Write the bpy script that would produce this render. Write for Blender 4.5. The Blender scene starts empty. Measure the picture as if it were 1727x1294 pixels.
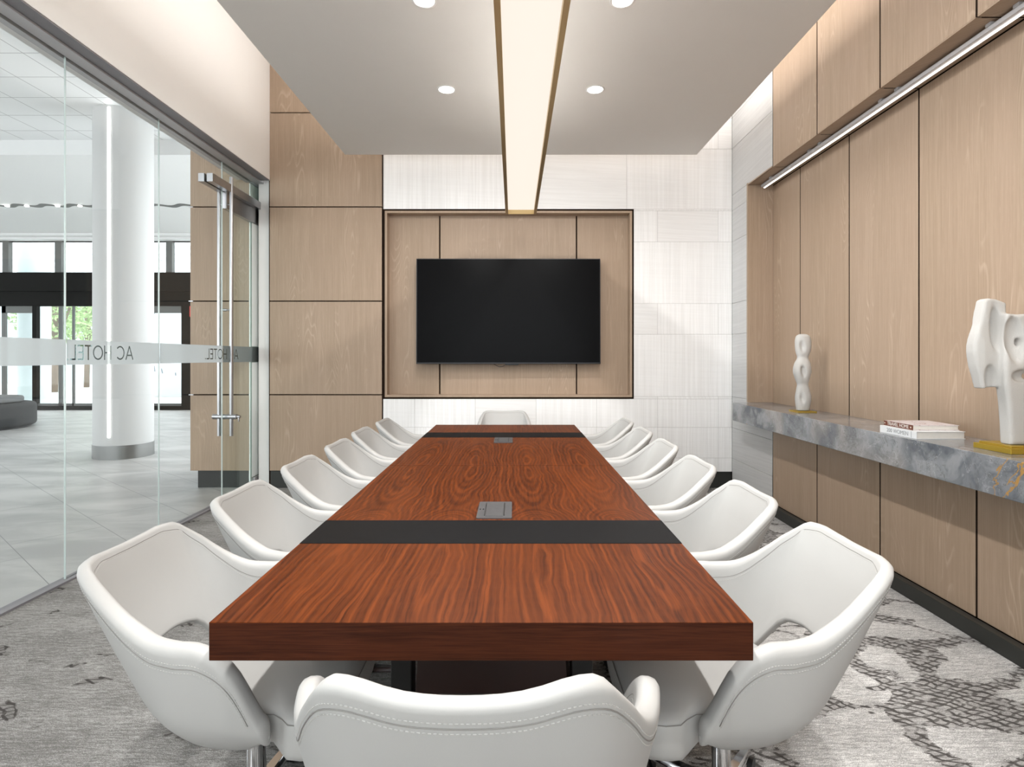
import bpy, bmesh, math, random
import numpy as np
from mathutils import Vector, Matrix, geometry

scene = bpy.context.scene
COL = scene.collection
PI = math.pi

# ------------------------------------------------------------------ camera
cam_data = bpy.data.cameras.new('camera')
cam = bpy.data.objects.new('camera', cam_data)
COL.objects.link(cam)
cam.location = (0, 0, 1.3)
cam.rotation_euler = (PI / 2, 0, 0)
cam_data.sensor_width = 36.0
cam_data.lens = 36.0 * 955 / 1727
cam_data.shift_x = -2.5 / 1727
cam_data.shift_y = -44.0 / 1727
cam_data.clip_start = 0.02
cam_data.clip_end = 200
scene.camera = cam

# ------------------------------------------------------------------ world, exposure
world = bpy.data.worlds.new('world')
scene.world = world
world.use_nodes = True
bg = world.node_tree.nodes['Background']
bg.inputs['Color'].default_value = (0.93, 0.965, 1.0, 1)
bg.inputs['Strength'].default_value = 2.6
vs = scene.view_settings
vs.view_transform = 'Standard'
vs.look = 'None'
vs.gamma = 1
vs.use_curve_mapping = False
vs.exposure = 0.85
scene.cycles.use_denoising = True
scene.cycles.max_bounces = 10
scene.cycles.diffuse_bounces = 5
scene.cycles.glossy_bounces = 4
scene.cycles.transmission_bounces = 6
scene.cycles.transparent_max_bounces = 16
scene.cycles.sample_clamp_indirect = 6
scene.cycles.caustics_reflective = False
scene.cycles.caustics_refractive = False

DOWN_W = 11.0      # watts of one recessed downlight
COVE_W = 5.0       # watts per metre of the cove strips on top of the ceiling cloud
DIFF_E = 0.54      # emission of the long fixture's diffuser
STRIP_E = 2.2     # emission of the niche strip light

# ------------------------------------------------------------------ node helpers
def new_mat(name):
    m = bpy.data.materials.new(name)
    m.use_nodes = True
    nt = m.node_tree
    return m, nt, nt.nodes['Principled BSDF']

class V:
    """a node socket with arithmetic"""
    def __init__(s, nt, sock): s.nt, s.s = nt, sock
    def _op(s, op, *o, clamp=False):
        n = s.nt.nodes.new('ShaderNodeMath'); n.operation = op; n.use_clamp = clamp
        for i, a in enumerate((s,) + o):
            if isinstance(a, V): s.nt.links.new(a.s, n.inputs[i])
            else: n.inputs[i].default_value = a
        return V(s.nt, n.outputs[0])
    def __add__(s, o): return s._op('ADD', o)
    def __sub__(s, o): return s._op('SUBTRACT', o)
    def __mul__(s, o): return s._op('MULTIPLY', o)
    def __truediv__(s, o): return s._op('DIVIDE', o)
    def f(s, op, *o, **k): return s._op(op, *o, **k)
    def ramp(s, a, b, lo=0.0, hi=1.0):
        n = s.nt.nodes.new('ShaderNodeMapRange'); n.interpolation_type = 'SMOOTHSTEP'
        s.nt.links.new(s.s, n.inputs[0])
        for i, v in enumerate((a, b, lo, hi)): n.inputs[i + 1].default_value = v
        return V(s.nt, n.outputs[0])

def coords(nt, kind='Object'):
    tc = nt.nodes.new('ShaderNodeTexCoord')
    sp = nt.nodes.new('ShaderNodeSeparateXYZ')
    nt.links.new(tc.outputs[kind], sp.inputs[0])
    return [V(nt, o) for o in sp.outputs]

def vec(nt, *c):
    n = nt.nodes.new('ShaderNodeCombineXYZ')
    for i, a in enumerate(c):
        if isinstance(a, V): nt.links.new(a.s, n.inputs[i])
        else: n.inputs[i].default_value = a
    return n.outputs[0]

def noise(nt, v, scale=1.0, detail=2.0, rough=0.5, dist=0.0):
    n = nt.nodes.new('ShaderNodeTexNoise')
    nt.links.new(v, n.inputs['Vector'])
    n.inputs['Scale'].default_value = scale
    n.inputs['Detail'].default_value = detail
    n.inputs['Roughness'].default_value = rough
    n.inputs['Distortion'].default_value = dist
    return V(nt, n.outputs[0])

def mixc(nt, fac, a, b):
    n = nt.nodes.new('ShaderNodeMix'); n.data_type = 'RGBA'
    if isinstance(fac, V): nt.links.new(fac.s, n.inputs[0])
    else: n.inputs[0].default_value = fac
    for i, c in ((6, a), (7, b)):
        if isinstance(c, tuple): n.inputs[i].default_value = (*c[:3], 1)
        else: nt.links.new(c, n.inputs[i])
    return n.outputs[2]

def bump(nt, b, h, strength=0.3, dist=0.01):
    n = nt.nodes.new('ShaderNodeBump')
    n.inputs['Strength'].default_value = strength
    n.inputs['Distance'].default_value = dist
    nt.links.new(h.s, n.inputs['Height'])
    nt.links.new(n.outputs[0], b.inputs['Normal'])

def island(nt):
    n = nt.nodes.new('ShaderNodeNewGeometry')
    return V(nt, n.outputs['Random Per Island'])

def plain(name, col, rough=0.5, metal=0.0, spec=0.5, var=0.04, vscale=6.0, bmp=0.0, bscale=300.0, coat=0.0):
    m, nt, b = new_mat(name)
    x, y, z = coords(nt)
    p = vec(nt, x, y, z)
    n = noise(nt, p, vscale, 3)
    lo = tuple(c * (1 - var) for c in col); hi = tuple(min(1, c * (1 + var)) for c in col)
    nt.links.new(mixc(nt, n, lo, hi), b.inputs['Base Color'])
    b.inputs['Roughness'].default_value = rough
    b.inputs['Metallic'].default_value = metal
    b.inputs['Specular IOR Level'].default_value = spec
    b.inputs['Coat Weight'].default_value = coat
    if bmp: bump(nt, b, noise(nt, p, bscale, 3), bmp, 0.002)
    return m

def emit(name, col, strength, base=0.8):
    m, nt, b = new_mat(name)
    b.inputs['Base Color'].default_value = (base, base, base, 1)
    b.inputs['Specular IOR Level'].default_value = 0.1
    b.inputs['Emission Color'].default_value = (*col, 1)
    b.inputs['Emission Strength'].default_value = strength
    return m

# ------------------------------------------------------------------ materials
def mat_oak():
    m, nt, b = new_mat('oak_veneer')
    x, y, z = coords(nt)
    r = island(nt)
    u = x + y + r * 37.0
    w = noise(nt, vec(nt, u * 3.4, r * 9.0, z * 0.42), 1.0, 2, 0.5)
    ring = (w * 46.0 + noise(nt, vec(nt, u * 14.0, 3.0, z * 1.6), 1.0, 2) * 1.0).f('FRACT')
    line = ring.ramp(0.0, 0.12) * ring.ramp(0.40, 0.14)
    fine = noise(nt, vec(nt, u * 150.0, 1.0, z * 2.2), 1.0, 3, 0.7)
    streak = noise(nt, vec(nt, u * 34.0, 7.0, z * 0.5), 1.0, 3, 0.6)
    pore = noise(nt, vec(nt, u * 360.0, 5.0, z * 12.0), 1.0, 2, 0.6).ramp(0.54, 0.70)
    big = noise(nt, vec(nt, u * 3.5, 2.0, z * 0.25), 1.0, 2)
    c = mixc(nt, fine.ramp(0.3, 0.7), (0.325, 0.241, 0.172), (0.43, 0.325, 0.238))
    c = mixc(nt, streak.ramp(0.35, 0.65) * 0.5, c, (0.315, 0.233, 0.166))
    c = mixc(nt, big.ramp(0.35, 0.65) * 0.4, c, (0.40, 0.295, 0.220))
    patch = noise(nt, vec(nt, u * 5.0, 8.0, z * 1.1), 1.0, 1).ramp(0.50, 0.66)
    c = mixc(nt, line * 0.30 * patch, c, (0.62, 0.49, 0.38))
    c = mixc(nt, pore * 0.20, c, (0.56, 0.43, 0.325))
    c = mixc(nt, (r - 0.5) * 0.25 + 0.125, c, (0.36, 0.25, 0.165))
    nt.links.new(c, b.inputs['Base Color'])
    b.inputs['Roughness'].default_value = 0.5
    b.inputs['Specular IOR Level'].default_value = 0.3
    bump(nt, b, fine, 0.08, 0.001)
    return m

def mat_stone(name, vertical=True, col=((0.80, 0.79, 0.78), (0.91, 0.905, 0.90)), k=1.0):
    m, nt, b = new_mat(name)
    x, y, z = coords(nt)
    r = island(nt)
    u = x + y
    kind = r.ramp(0.30, 0.34)
    n1 = noise(nt, vec(nt, u * 55.0 + r * 50, r * 20, z * 0.6), 1.0, 2, 0.6)
    n2 = noise(nt, vec(nt, u * 150.0 + r * 50, r * 20, z * 3.0), 1.0, 2, 0.6)
    h1 = noise(nt, vec(nt, u * 1.5, r * 31, z * 60.0 + u * 3.0), 1.0, 3, 0.6)
    wv = noise(nt, vec(nt, u * 4, r * 7, z * 4), 1.0, 2)
    vert = (n1 * 0.7 + n2 * 0.3).ramp(0.35, 0.66)
    if k < 1: kind = kind * 0.12
    lin = vert * kind + h1.ramp(0.3, 0.7) * (kind * -0.6 + 1.0) * 0.6
    c = mixc(nt, lin * 0.75 + wv * 0.25, col[0], col[1])
    nt.links.new(c, b.inputs['Base Color'])
    b.inputs['Roughness'].default_value = 0.62
    b.inputs['Specular IOR Level'].default_value = 0.3
    bump(nt, b, vert * kind + h1 * 0.3, 0.22 * k, 0.003)
    return m

def mat_carpet():
    m, nt, b = new_mat('patterned_carpet')
    x, y, z = coords(nt)
    st = noise(nt, vec(nt, x * 13.0, y * 92.0, 0), 1.0, 4, 0.78)
    st2 = noise(nt, vec(nt, x * 60.0, y * 190.0, 4), 1.0, 2, 0.7)
    pile = noise(nt, vec(nt, x * 300.0, y * 300.0, 1), 1.0, 2, 0.7)
    soft = noise(nt, vec(nt, x * 1.6, y * 3.0, 2), 1.0, 2)
    s = (st * 0.42 + st2 * 0.26 + pile * 0.55 + soft * 0.25 - 0.20).ramp(0.46, 0.68)
    c = mixc(nt, s, (0.155, 0.15, 0.143), (0.43, 0.422, 0.408))
    # dark hatched network of channels between rounded pale stones
    wx = noise(nt, vec(nt, x * 5.0, y * 5.0, 7), 1.0, 3) - 0.5
    wy = noise(nt, vec(nt, x * 5.0, y * 5.0, 17), 1.0, 3) - 0.5
    vn = nt.nodes.new('ShaderNodeTexVoronoi'); vn.feature = 'DISTANCE_TO_EDGE'
    vn.inputs['Scale'].default_value = 1.0
    nt.links.new(vec(nt, x * 2.5 + wx * 0.55, y * 3.3 + wy * 0.55, 0), vn.inputs['Vector'])
    width = noise(nt, vec(nt, x * 2.1, y * 2.1, 3), 1.0, 2)
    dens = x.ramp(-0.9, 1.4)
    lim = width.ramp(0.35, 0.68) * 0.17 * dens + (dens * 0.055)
    c = mixc(nt, dens * 0.75, c, mixc(nt, s, (0.33, 0.325, 0.32), (0.86, 0.85, 0.835)))  # pale stones of the right side, with its stronger light painted in
    e = V(nt, vn.outputs['Distance'])
    rag = noise(nt, vec(nt, x * 36.0, y * 110.0, 11), 1.0, 3, 0.7) * 0.11 + pile * 0.04
    net = (lim - e - rag + 0.055).ramp(0.0, 0.02) * dens.ramp(0.02, 0.1)
    iso = noise(nt, vec(nt, x * 3.2 + 9, y * 5.5, 21), 1.0, 3, 0.5, 0.5).ramp(0.618, 0.638)
    net = net.f('MAXIMUM', iso)
    jit = noise(nt, vec(nt, x * 14.0, y * 40.0, 31), 1.0, 2) * 5.0
    hatch = ((x * 0.75 + y) * 150.0 + wx * 22 + jit).f('SINE').ramp(0.25, 0.65)
    hatch2 = ((x * -0.35 + y) * 220.0 + wy * 20 + jit).f('SINE').ramp(0.35, 0.75)
    hh = hatch.f('MAXIMUM', hatch2 * 0.8) * noise(nt, vec(nt, x * 20.0, y * 20.0, 9), 1.0, 2).ramp(0.30, 0.48)
    dark = mixc(nt, hh, mixc(nt, 0.45, c, (0.16, 0.15, 0.143)), (0.048, 0.043, 0.040))
    c = mixc(nt, net * 0.93, c, dark)
    nt.links.new(c, b.inputs['Base Color'])
    b.inputs['Roughness'].default_value = 0.95
    b.inputs['Specular IOR Level'].default_value = 0.1
    bump(nt, b, pile + st * 0.6, 0.5, 0.004)
    return m

def mat_lobby_tile():
    m, nt, b = new_mat('lobby_porcelain')
    x, y, z = coords(nt)
    a = math.radians(39.3)
    d = x * math.sin(a) + y * math.cos(a)
    t = x * math.cos(a) - y * math.sin(a)
    P = 0.545
    row = ((d - 0.28) / P)
    fr = row.f('FRACT')
    j1 = fr.f('SUBTRACT', 0.5).f('ABSOLUTE').ramp(0.494, 0.497)
    tt = t / 1.2 + row.f('FLOOR') * 0.33
    j2 = tt.f('FRACT').f('SUBTRACT', 0.5).f('ABSOLUTE').ramp(0.497, 0.4985)
    joint = j1.f('MAXIMUM', j2)
    n = noise(nt, vec(nt, x * 1.2, y * 2.4, 0), 1.0, 5, 0.62, 0.6)
    c = mixc(nt, n.ramp(0.32, 0.68), (0.36, 0.355, 0.345), (0.52, 0.515, 0.50))
    c = mixc(nt, joint * 0.85, c, (0.15, 0.15, 0.147))
    nt.links.new(c, b.inputs['Base Color'])
    b.inputs['Roughness'].default_value = 0.42
    return m

def mat_walnut():
    m, nt, b = new_mat('walnut_veneer')
    x, y, z = coords(nt)
    Y0 = 2.904
    q = (y - Y0).f('ABSOLUTE')
    lw = 0.2853
    fx = ((x + 0.57) / lw).f('FRACT') - 0.5
    wob = noise(nt, vec(nt, x * 3.2, y * 2.0, 0), 1.0, 3) - 0.5
    wob2 = noise(nt, vec(nt, x * 24.0, y * 14.0, 5), 1.0, 3) - 0.5
    p = fx * lw + wob * 0.07
    far = q.ramp(0.80, 1.05)
    q2 = (q - 0.16) * 10.0 * (far * -1.0 + 1.0) + (q - 1.42) * 6.5 * far
    rr = (p * p * 5600.0 + q2 * q2 + 0.4).f('SQRT')
    ring = rr + wob * 2.6 + wob2 * 0.55
    cath = (ring * 5.0).f('SINE').ramp(-0.9, 1.0)
    cath2 = (ring * 2.1 + 1.3)._op('SINE').ramp(-1.0, 1.0)
    fine = noise(nt, vec(nt, x * 170.0 + wob * 14 + ring * 0.6, y * 3.0, z * 170.0), 1.0, 3, 0.7)
    pore = noise(nt, vec(nt, x * 420.0, y * 16.0, z * 300.0), 1.0, 2, 0.6).ramp(0.60, 0.75)
    big = noise(nt, vec(nt, x * 5.0, y * 1.0, z * 6.0), 1.0, 2)
    flick = noise(nt, vec(nt, x * 6.0, y * 34.0, 0), 1.0, 2).ramp(0.35, 0.7)
    c = mixc(nt, (cath * 0.42 + fine.ramp(0.3, 0.7) * 0.58), (0.034, 0.0078, 0.0022), (0.150, 0.035, 0.0072))
    c = mixc(nt, cath2 * 0.38, c, (0.035, 0.008, 0.0022))
    c = mixc(nt, big.ramp(0.45, 0.7) * 0.30, c, (0.155, 0.038, 0.0085))
    c = mixc(nt, flick * 0.10, c, (0.13, 0.036, 0.009))
    c = mixc(nt, pore * 0.35, c, (0.018, 0.0045, 0.0015))
    nt.links.new(c, b.inputs['Base Color'])
    b.inputs['Roughness'].default_value = 0.40
    b.inputs['Specular IOR Level'].default_value = 0.07
    bump(nt, b, fine, 0.03, 0.0006)
    return m

def mat_walnut_edge_shaded():
    m, nt, b = new_mat('walnut_edge_shaded')
    x, y, z = coords(nt)
    w = noise(nt, vec(nt, x * 1.3, y * 1.3, z * 14), 1.0, 2)
    fine = noise(nt, vec(nt, x * 7.0, y * 7.0, z * 260.0 + w * 9), 1.0, 3, 0.7)
    c = mixc(nt, fine.ramp(0.3, 0.7), (0.026, 0.0075, 0.0035), (0.058, 0.016, 0.0065))  # darker than the top: weaker light on the table sides painted in
    c = mixc(nt, w.ramp(0.45, 0.7) * 0.4, c, (0.07, 0.018, 0.007))
    nt.links.new(c, b.inputs['Base Color'])
    b.inputs['Roughness'].default_value = 0.45
    b.inputs['Specular IOR Level'].default_value = 0.1
    return m

def mat_marble():
    m, nt, b = new_mat('grey_gold_marble')
    x, y, z = coords(nt)
    p = vec(nt, x * 1.4, y * 1.0, z * 1.3)
    w = noise(nt, p, 2.0, 4, 0.6)
    n = noise(nt, vec(nt, x * 2.0 + w * 1.6, y * 1.9 + w * 0.9, z * 1.6 + w), 1.6, 6, 0.58, 0.9)
    c = mixc(nt, n.ramp(0.30, 0.70), (0.085, 0.097, 0.115), (0.31, 0.32, 0.335))
    big = noise(nt, vec(nt, x * 1.0, y * 0.8, z * 1.0), 1.3, 3, 0.6, 0.5)
    c = mixc(nt, big.ramp(0.52, 0.66) * 0.55, c, (0.47, 0.415, 0.37))
    v = (noise(nt, vec(nt, x + 3, y * 0.9, z), 3.2, 5, 0.6, 1.6) - 0.5).f('ABSOLUTE')
    c = mixc(nt, v.ramp(0.008, 0.0) * 0.35, c, (0.50, 0.51, 0.52))
    v2 = (noise(nt, vec(nt, x, y * 1.1 + 7, z), 1.5, 5, 0.62, 2.0) - 0.52).f('ABSOLUTE')
    g = v2.ramp(0.010, 0.002) * noise(nt, vec(nt, x, y, z), 1.9, 2).ramp(0.50, 0.60)
    c = mixc(nt, g, c, (0.42, 0.235, 0.07))
    v3 = (noise(nt, vec(nt, x, y * 1.3 + 2, z), 2.6, 6, 0.7, 1.2) - 0.5).f('ABSOLUTE')
    c = mixc(nt, v3.ramp(0.010, 0.0) * 0.55, c, (0.11, 0.11, 0.10))
    nt.links.new(c, b.inputs['Base Color'])
    b.inputs['Roughness'].default_value = 0.16
    return m

def mat_leather():
    m, nt, b = new_mat('ivory_leather')
    x, y, z = coords(nt)
    p = vec(nt, x, y, z)
    n = noise(nt, p, 3.0, 3)
    nt.links.new(mixc(nt, n, (0.415, 0.41, 0.398), (0.455, 0.45, 0.438)), b.inputs['Base Color'])
    b.inputs['Roughness'].default_value = 0.46
    b.inputs['Specular IOR Level'].default_value = 0.35
    bump(nt, b, noise(nt, p, 420.0, 2), 0.10, 0.0008)
    return m

def mat_glass(name, tint=(0.94, 0.95, 0.945), ior=1.35):
    m, nt, b = new_mat(name)
    nt.nodes.remove(b)
    out = nt.nodes['Material Output']
    tr = nt.nodes.new('ShaderNodeBsdfTransparent'); tr.inputs[0].default_value = (*tint, 1)
    gl = nt.nodes.new('ShaderNodeBsdfGlossy'); gl.inputs['Roughness'].default_value = 0.02
    lw = nt.nodes.new('ShaderNodeLayerWeight'); lw.inputs[0].default_value = 0.5
    fz = V(nt, lw.outputs['Facing']).f('POWER', 5.0) * 0.5 + 0.025
    mx = nt.nodes.new('ShaderNodeMixShader')
    nt.links.new(fz.s, mx.inputs[0])
    nt.links.new(tr.outputs[0], mx.inputs[1]); nt.links.new(gl.outputs[0], mx.inputs[2])
    nt.links.new(mx.outputs[0], out.inputs[0])
    return m

def mat_greyfilm():
    m, nt, b = new_mat('grey_lettering_film')
    nt.nodes.remove(b)
    p = nt.nodes.new('ShaderNodeBsdfTransparent'); p.inputs[0].default_value = (0.22, 0.245, 0.235, 1)
    nt.links.new(p.outputs[0], nt.nodes['Material Output'].inputs[0])
    return m

def mat_frost(name='frosted_film', k=1.0):
    m, nt, b = new_mat(name)
    nt.nodes.remove(b)
    out = nt.nodes['Material Output']
    d = nt.nodes.new('ShaderNodeBsdfDiffuse'); d.inputs[0].default_value = (0.42 * k, 0.44 * k, 0.44 * k, 1)
    t = nt.nodes.new('ShaderNodeBsdfTranslucent'); t.inputs[0].default_value = (0.66 * k, 0.69 * k, 0.69 * k, 1)
    p = nt.nodes.new('ShaderNodeBsdfTransparent'); p.inputs[0].default_value = (0.8, 0.83, 0.83, 1)
    mx = nt.nodes.new('ShaderNodeMixShader'); mx.inputs[0].default_value = 0.62
    nt.links.new(d.outputs[0], mx.inputs[1]); nt.links.new(t.outputs[0], mx.inputs[2])
    mx2 = nt.nodes.new('ShaderNodeMixShader'); mx2.inputs[0].default_value = 0.05
    nt.links.new(mx.outputs[0], mx2.inputs[1]); nt.links.new(p.outputs[0], mx2.inputs[2])
    nt.links.new(mx2.outputs[0], out.inputs[0])
    return m

def mat_foliage():
    m, nt, b = new_mat('pale_foliage')
    x, y, z = coords(nt)
    n = noise(nt, vec(nt, x, y, z), 2.5, 4, 0.7)
    nt.links.new(mixc(nt, n.ramp(0.35, 0.65), (0.18, 0.30, 0.10), (0.55, 0.72, 0.36)), b.inputs['Base Color'])
    b.inputs['Roughness'].default_value = 0.7
    return m

M = {
    'oak': mat_oak(),
    'stone': mat_stone('ribbed_limestone'),
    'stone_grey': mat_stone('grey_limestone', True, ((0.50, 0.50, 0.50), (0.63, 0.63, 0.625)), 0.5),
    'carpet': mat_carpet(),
    'tile': mat_lobby_tile(),
    'walnut': mat_walnut(),
    'walnut_edge_shaded': mat_walnut_edge_shaded(),
    'marble': mat_marble(),
    'leather': mat_leather(),
    'stitch': plain('stitch_thread', (0.46, 0.45, 0.43), 0.7),
    'seam': plain('dark_seam', (0.25, 0.24, 0.225), 0.7),  # grey-beige of the seam and piping tubes
    'white': plain('white_paint', (0.80, 0.785, 0.765), 0.6, var=0.01),
    'cloud': plain('taupe_ceiling_paint', (0.76, 0.735, 0.70), 0.8, var=0.01),
    'lobbywhite': plain('lobby_white_paint', (0.74, 0.745, 0.74), 0.6, var=0.01),
    'dark': plain('shadow_gap_brown', (0.018, 0.010, 0.006), 0.9, spec=0.1),
    'base': plain('charcoal_base', (0.020, 0.021, 0.018), 0.45, var=0.1),
    'brass': plain('satin_brass', (0.62, 0.46, 0.24), 0.38, 0.85, var=0.03),
    'gold': plain('gold_lacquer', (0.50, 0.34, 0.045), 0.36, 0.6, var=0.05),
    'steel': plain('brushed_steel', (0.43, 0.43, 0.44), 0.3, 1.0, var=0.06, vscale=30),
    'darksteel': plain('column_band_steel', (0.22, 0.225, 0.22), 0.35, 0.9),
    'alu': plain('anodised_aluminium', (0.52, 0.51, 0.52), 0.5, 0.3),
    'greyalu': plain('grey_channel', (0.235, 0.225, 0.24), 0.5, 0.2),
    'chrome': plain('polished_chrome', (0.75, 0.75, 0.76), 0.08, 1.0, var=0.01),
    'black': plain('black_plastic', (0.012, 0.012, 0.012), 0.4),
    'inlay': plain('black_laminate', (0.006, 0.006, 0.0066), 0.5, spec=0.06, var=0.12, vscale=14),
    'module': plain('gunmetal_plate', (0.085, 0.085, 0.088), 0.42, 0.4, var=0.1, vscale=40),
    'screen': plain('tv_screen', (0.004, 0.004, 0.0045), 0.25, spec=0.05, var=0.02),
    'bezel': plain('tv_bezel', (0.012, 0.013, 0.017), 0.35),
    'mahogany': plain('dark_mahogany', (0.028, 0.009, 0.006), 0.4, var=0.2),
    'plaster': plain('carved_plaster', (0.51, 0.50, 0.48), 0.85, var=0.03, bmp=0.5, bscale=260),
    'darkmetal': plain('dark_bronze_frame', (0.007, 0.007, 0.006), 0.7, 0.0, spec=0.15),
    'midmetal': plain('bronze_fin', (0.11, 0.115, 0.11), 0.5, 0.2),
    'fabric': plain('charcoal_upholstery', (0.035, 0.037, 0.038), 0.9, bmp=0.4),
    'fabrictop': plain('slate_upholstery', (0.16, 0.165, 0.165), 0.8, bmp=0.4),
    'glass': mat_glass('clear_glass'),
    'doorglass': mat_glass('door_glass', (0.90, 0.94, 0.92)),
    'frost': mat_frost(),
    'frost_shaded': mat_frost('frosted_film_shaded', 0.45),  # same film as the panes, the door's dimmer light put into its colour
    'greyfilm': mat_greyfilm(),
    'glassedge': plain('glass_edge', (0.62, 0.70, 0.68), 0.3),
    'paper': plain('book_pages', (0.74, 0.71, 0.66), 0.9, var=0.05, vscale=90),
    'cover_white': plain('white_book_cover', (0.76, 0.77, 0.78), 0.45),
    'cover_brown': plain('brown_book_cloth', (0.14, 0.042, 0.022), 0.6),
    'ink_light': plain('light_print', (0.75, 0.72, 0.68), 0.6),
    'ink_grey': plain('grey_print', (0.30, 0.31, 0.32), 0.6),
    'red': plain('exit_red', (0.65, 0.05, 0.04), 0.5),
    'paving': plain('pale_paving', (0.62, 0.62, 0.60), 0.8, var=0.12, vscale=1.5),
    'foliage': mat_foliage(),
    'bark': plain('bark', (0.20, 0.15, 0.11), 0.9, var=0.3),
    'render': plain('pale_blue_render', (0.62, 0.72, 0.74), 0.7),
    'screenwall': plain('pale_screen_panel', (0.70, 0.75, 0.78), 0.6, var=0.06),
    'slate': plain('slot_shadow', (0.16, 0.20, 0.25), 0.7),
    'strip': emit('strip_diffuser', (1.0, 0.955, 0.91), STRIP_E),
    'diff': emit('warm_diffuser', (1.0, 0.91, 0.80), DIFF_E, 0.1),
    'colwhite': plain('column_white_paint', (0.50, 0.505, 0.50), 0.6, var=0.01),
    'returnface': plain('pale_green_return', (0.93, 0.97, 0.955), 0.5, var=0.01),
    'lens': emit('downlight_lens', (1.0, 0.95, 0.9), 12.0),
    'colled': emit('column_strip', (1.0, 0.99, 0.96), 5.0),
    'tracklens': emit('track_lens', (1.0, 0.97, 0.92), 12.0),
}

def mat_cover():
    m, nt, b = new_mat('pink_sketch_cover')
    x, y, z = coords(nt)
    n = (noise(nt, vec(nt, x, y, 0), 14.0, 3, 0.5, 1.0) - 0.5).f('ABSOLUTE')
    nt.links.new(mixc(nt, n.ramp(0.02, 0.0), (0.72, 0.66, 0.68), (0.40, 0.22, 0.20)), b.inputs['Base Color'])
    b.inputs['Roughness'].default_value = 0.35
    return m
M['cover_pink'] = mat_cover()

# ------------------------------------------------------------------ object helpers
def finish(name, bm, mat, parent=None, smooth=False, angle=None):
    me = bpy.data.meshes.new(name)
    bmesh.ops.recalc_face_normals(bm, faces=bm.faces[:])
    bm.to_mesh(me); bm.free()
    for mm in (mat if isinstance(mat, list) else [mat]): me.materials.append(mm)
    if smooth:
        me.shade_smooth()
        if angle:
            try: me.set_sharp_from_angle(angle=math.radians(angle))
            except Exception: pass
    o = bpy.data.objects.new(name, me)
    COL.objects.link(o)
    if parent: o.parent = parent
    return o

def box(bm, x0, x1, y0, y1, z0, z1, bev=0.0, mi=0, rot=None, seg=2):
    mtx = Matrix.Translation(((x0 + x1) / 2, (y0 + y1) / 2, (z0 + z1) / 2))
    if rot is not None: mtx = mtx @ rot
    mtx = mtx @ Matrix.Diagonal((abs(x1 - x0), abs(y1 - y0), abs(z1 - z0), 1))
    r = bmesh.ops.create_cube(bm, size=1.0, matrix=mtx)
    vs_ = r['verts']
    fs = list({f for v in vs_ for f in v.link_faces})
    for f in fs: f.material_index = mi
    if bev > 0:
        es = list({e for v in vs_ for e in v.link_edges})
        rr = bmesh.ops.bevel(bm, geom=es, offset=bev, segments=seg, affect='EDGES', profile=0.5)
        for f in rr['faces']: f.material_index = mi
    return vs_

def cyl(bm, p0, p1, r0, r1=None, seg=20, cap=True, mi=0):
    r1 = r0 if r1 is None else r1
    p0, p1 = Vector(p0), Vector(p1)
    d = p1 - p0
    q = Vector((0, 0, 1)).rotation_difference(d.normalized()).to_matrix().to_4x4()
    mtx = Matrix.Translation((p0 + p1) / 2) @ q
    r = bmesh.ops.create_cone(bm, cap_ends=cap, segments=seg, radius1=r0, radius2=r1, depth=d.length, matrix=mtx)
    for v in r['verts']:
        for f in v.link_faces: f.material_index = mi
    return r['verts']

def tube(bm, pts, r, seg=6, closed=False):
    pts = [Vector(p) for p in pts]
    rings = []
    n = len(pts)
    for i, p in enumerate(pts):
        a = pts[i - 1] if (i > 0 or closed) else pts[0]
        b_ = pts[(i + 1) % n] if (i < n - 1 or closed) else pts[-1]
        t = (b_ - a).normalized()
        up = Vector((0, 0, 1)) if abs(t.z) < 0.9 else Vector((1, 0, 0))
        s = t.cross(up).normalized(); u = s.cross(t)
        rings.append([bm.verts.new(p + (s * math.cos(2 * PI * k / seg) + u * math.sin(2 * PI * k / seg)) * r) for k in range(seg)])
    for i in range(n if closed else n - 1):
        a, b_ = rings[i], rings[(i + 1) % n]
        for k in range(seg):
            bm.faces.new((a[k], a[(k + 1) % seg], b_[(k + 1) % seg], b_[k]))
    if not closed:
        bm.faces.new(rings[0][::-1]); bm.faces.new(rings[-1])

def prism(bm, outline, a0, a1, axis='z', mi=0):
    """outline 2-D, extruded along an axis"""
    def P(u, v, w):
        return {'z': (u, v, w), 'y': (u, w, v), 'x': (w, u, v)}[axis]
    lo = [bm.verts.new(P(u, v, a0)) for u, v in outline]
    hi = [bm.verts.new(P(u, v, a1)) for u, v in outline]
    n = len(outline)
    fs = [bm.faces.new(lo[::-1]), bm.faces.new(hi)]
    for i in range(n):
        fs.append(bm.faces.new((lo[i], lo[(i + 1) % n], hi[(i + 1) % n], hi[i])))
    for f in fs: f.material_index = mi

def rrect(w, h, r, n=6, cx=0, cy=0):
    pts = []
    for sx, sy, a0 in ((1, 1, 0), (-1, 1, 90), (-1, -1, 180), (1, -1, 270)):
        for k in range(n + 1):
            a = math.radians(a0 + 90 * k / n)
            pts.append((cx + sx * (w / 2 - r) + r * math.cos(a), cy + sy * (h / 2 - r) + r * math.sin(a)))
    return pts

def B(name, mat, parent, *boxes, bev=0.0, smooth=False):
    bm = bmesh.new()
    for b_ in boxes: box(bm, *b_, bev=bev)
    return finish(name, bm, mat, parent, smooth)

def empty(name, loc=(0, 0, 0), rz=0.0):
    o = bpy.data.objects.new(name, None)
    o.empty_display_size = 0.1
    o.location = loc; o.rotation_euler = (0, 0, rz)
    COL.objects.link(o)
    return o

def tag(o, label, cat, group=None, kind=None):
    o['label'] = label; o['category'] = cat
    if group: o['group'] = group
    if kind: o['kind'] = kind
    return o

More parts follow.
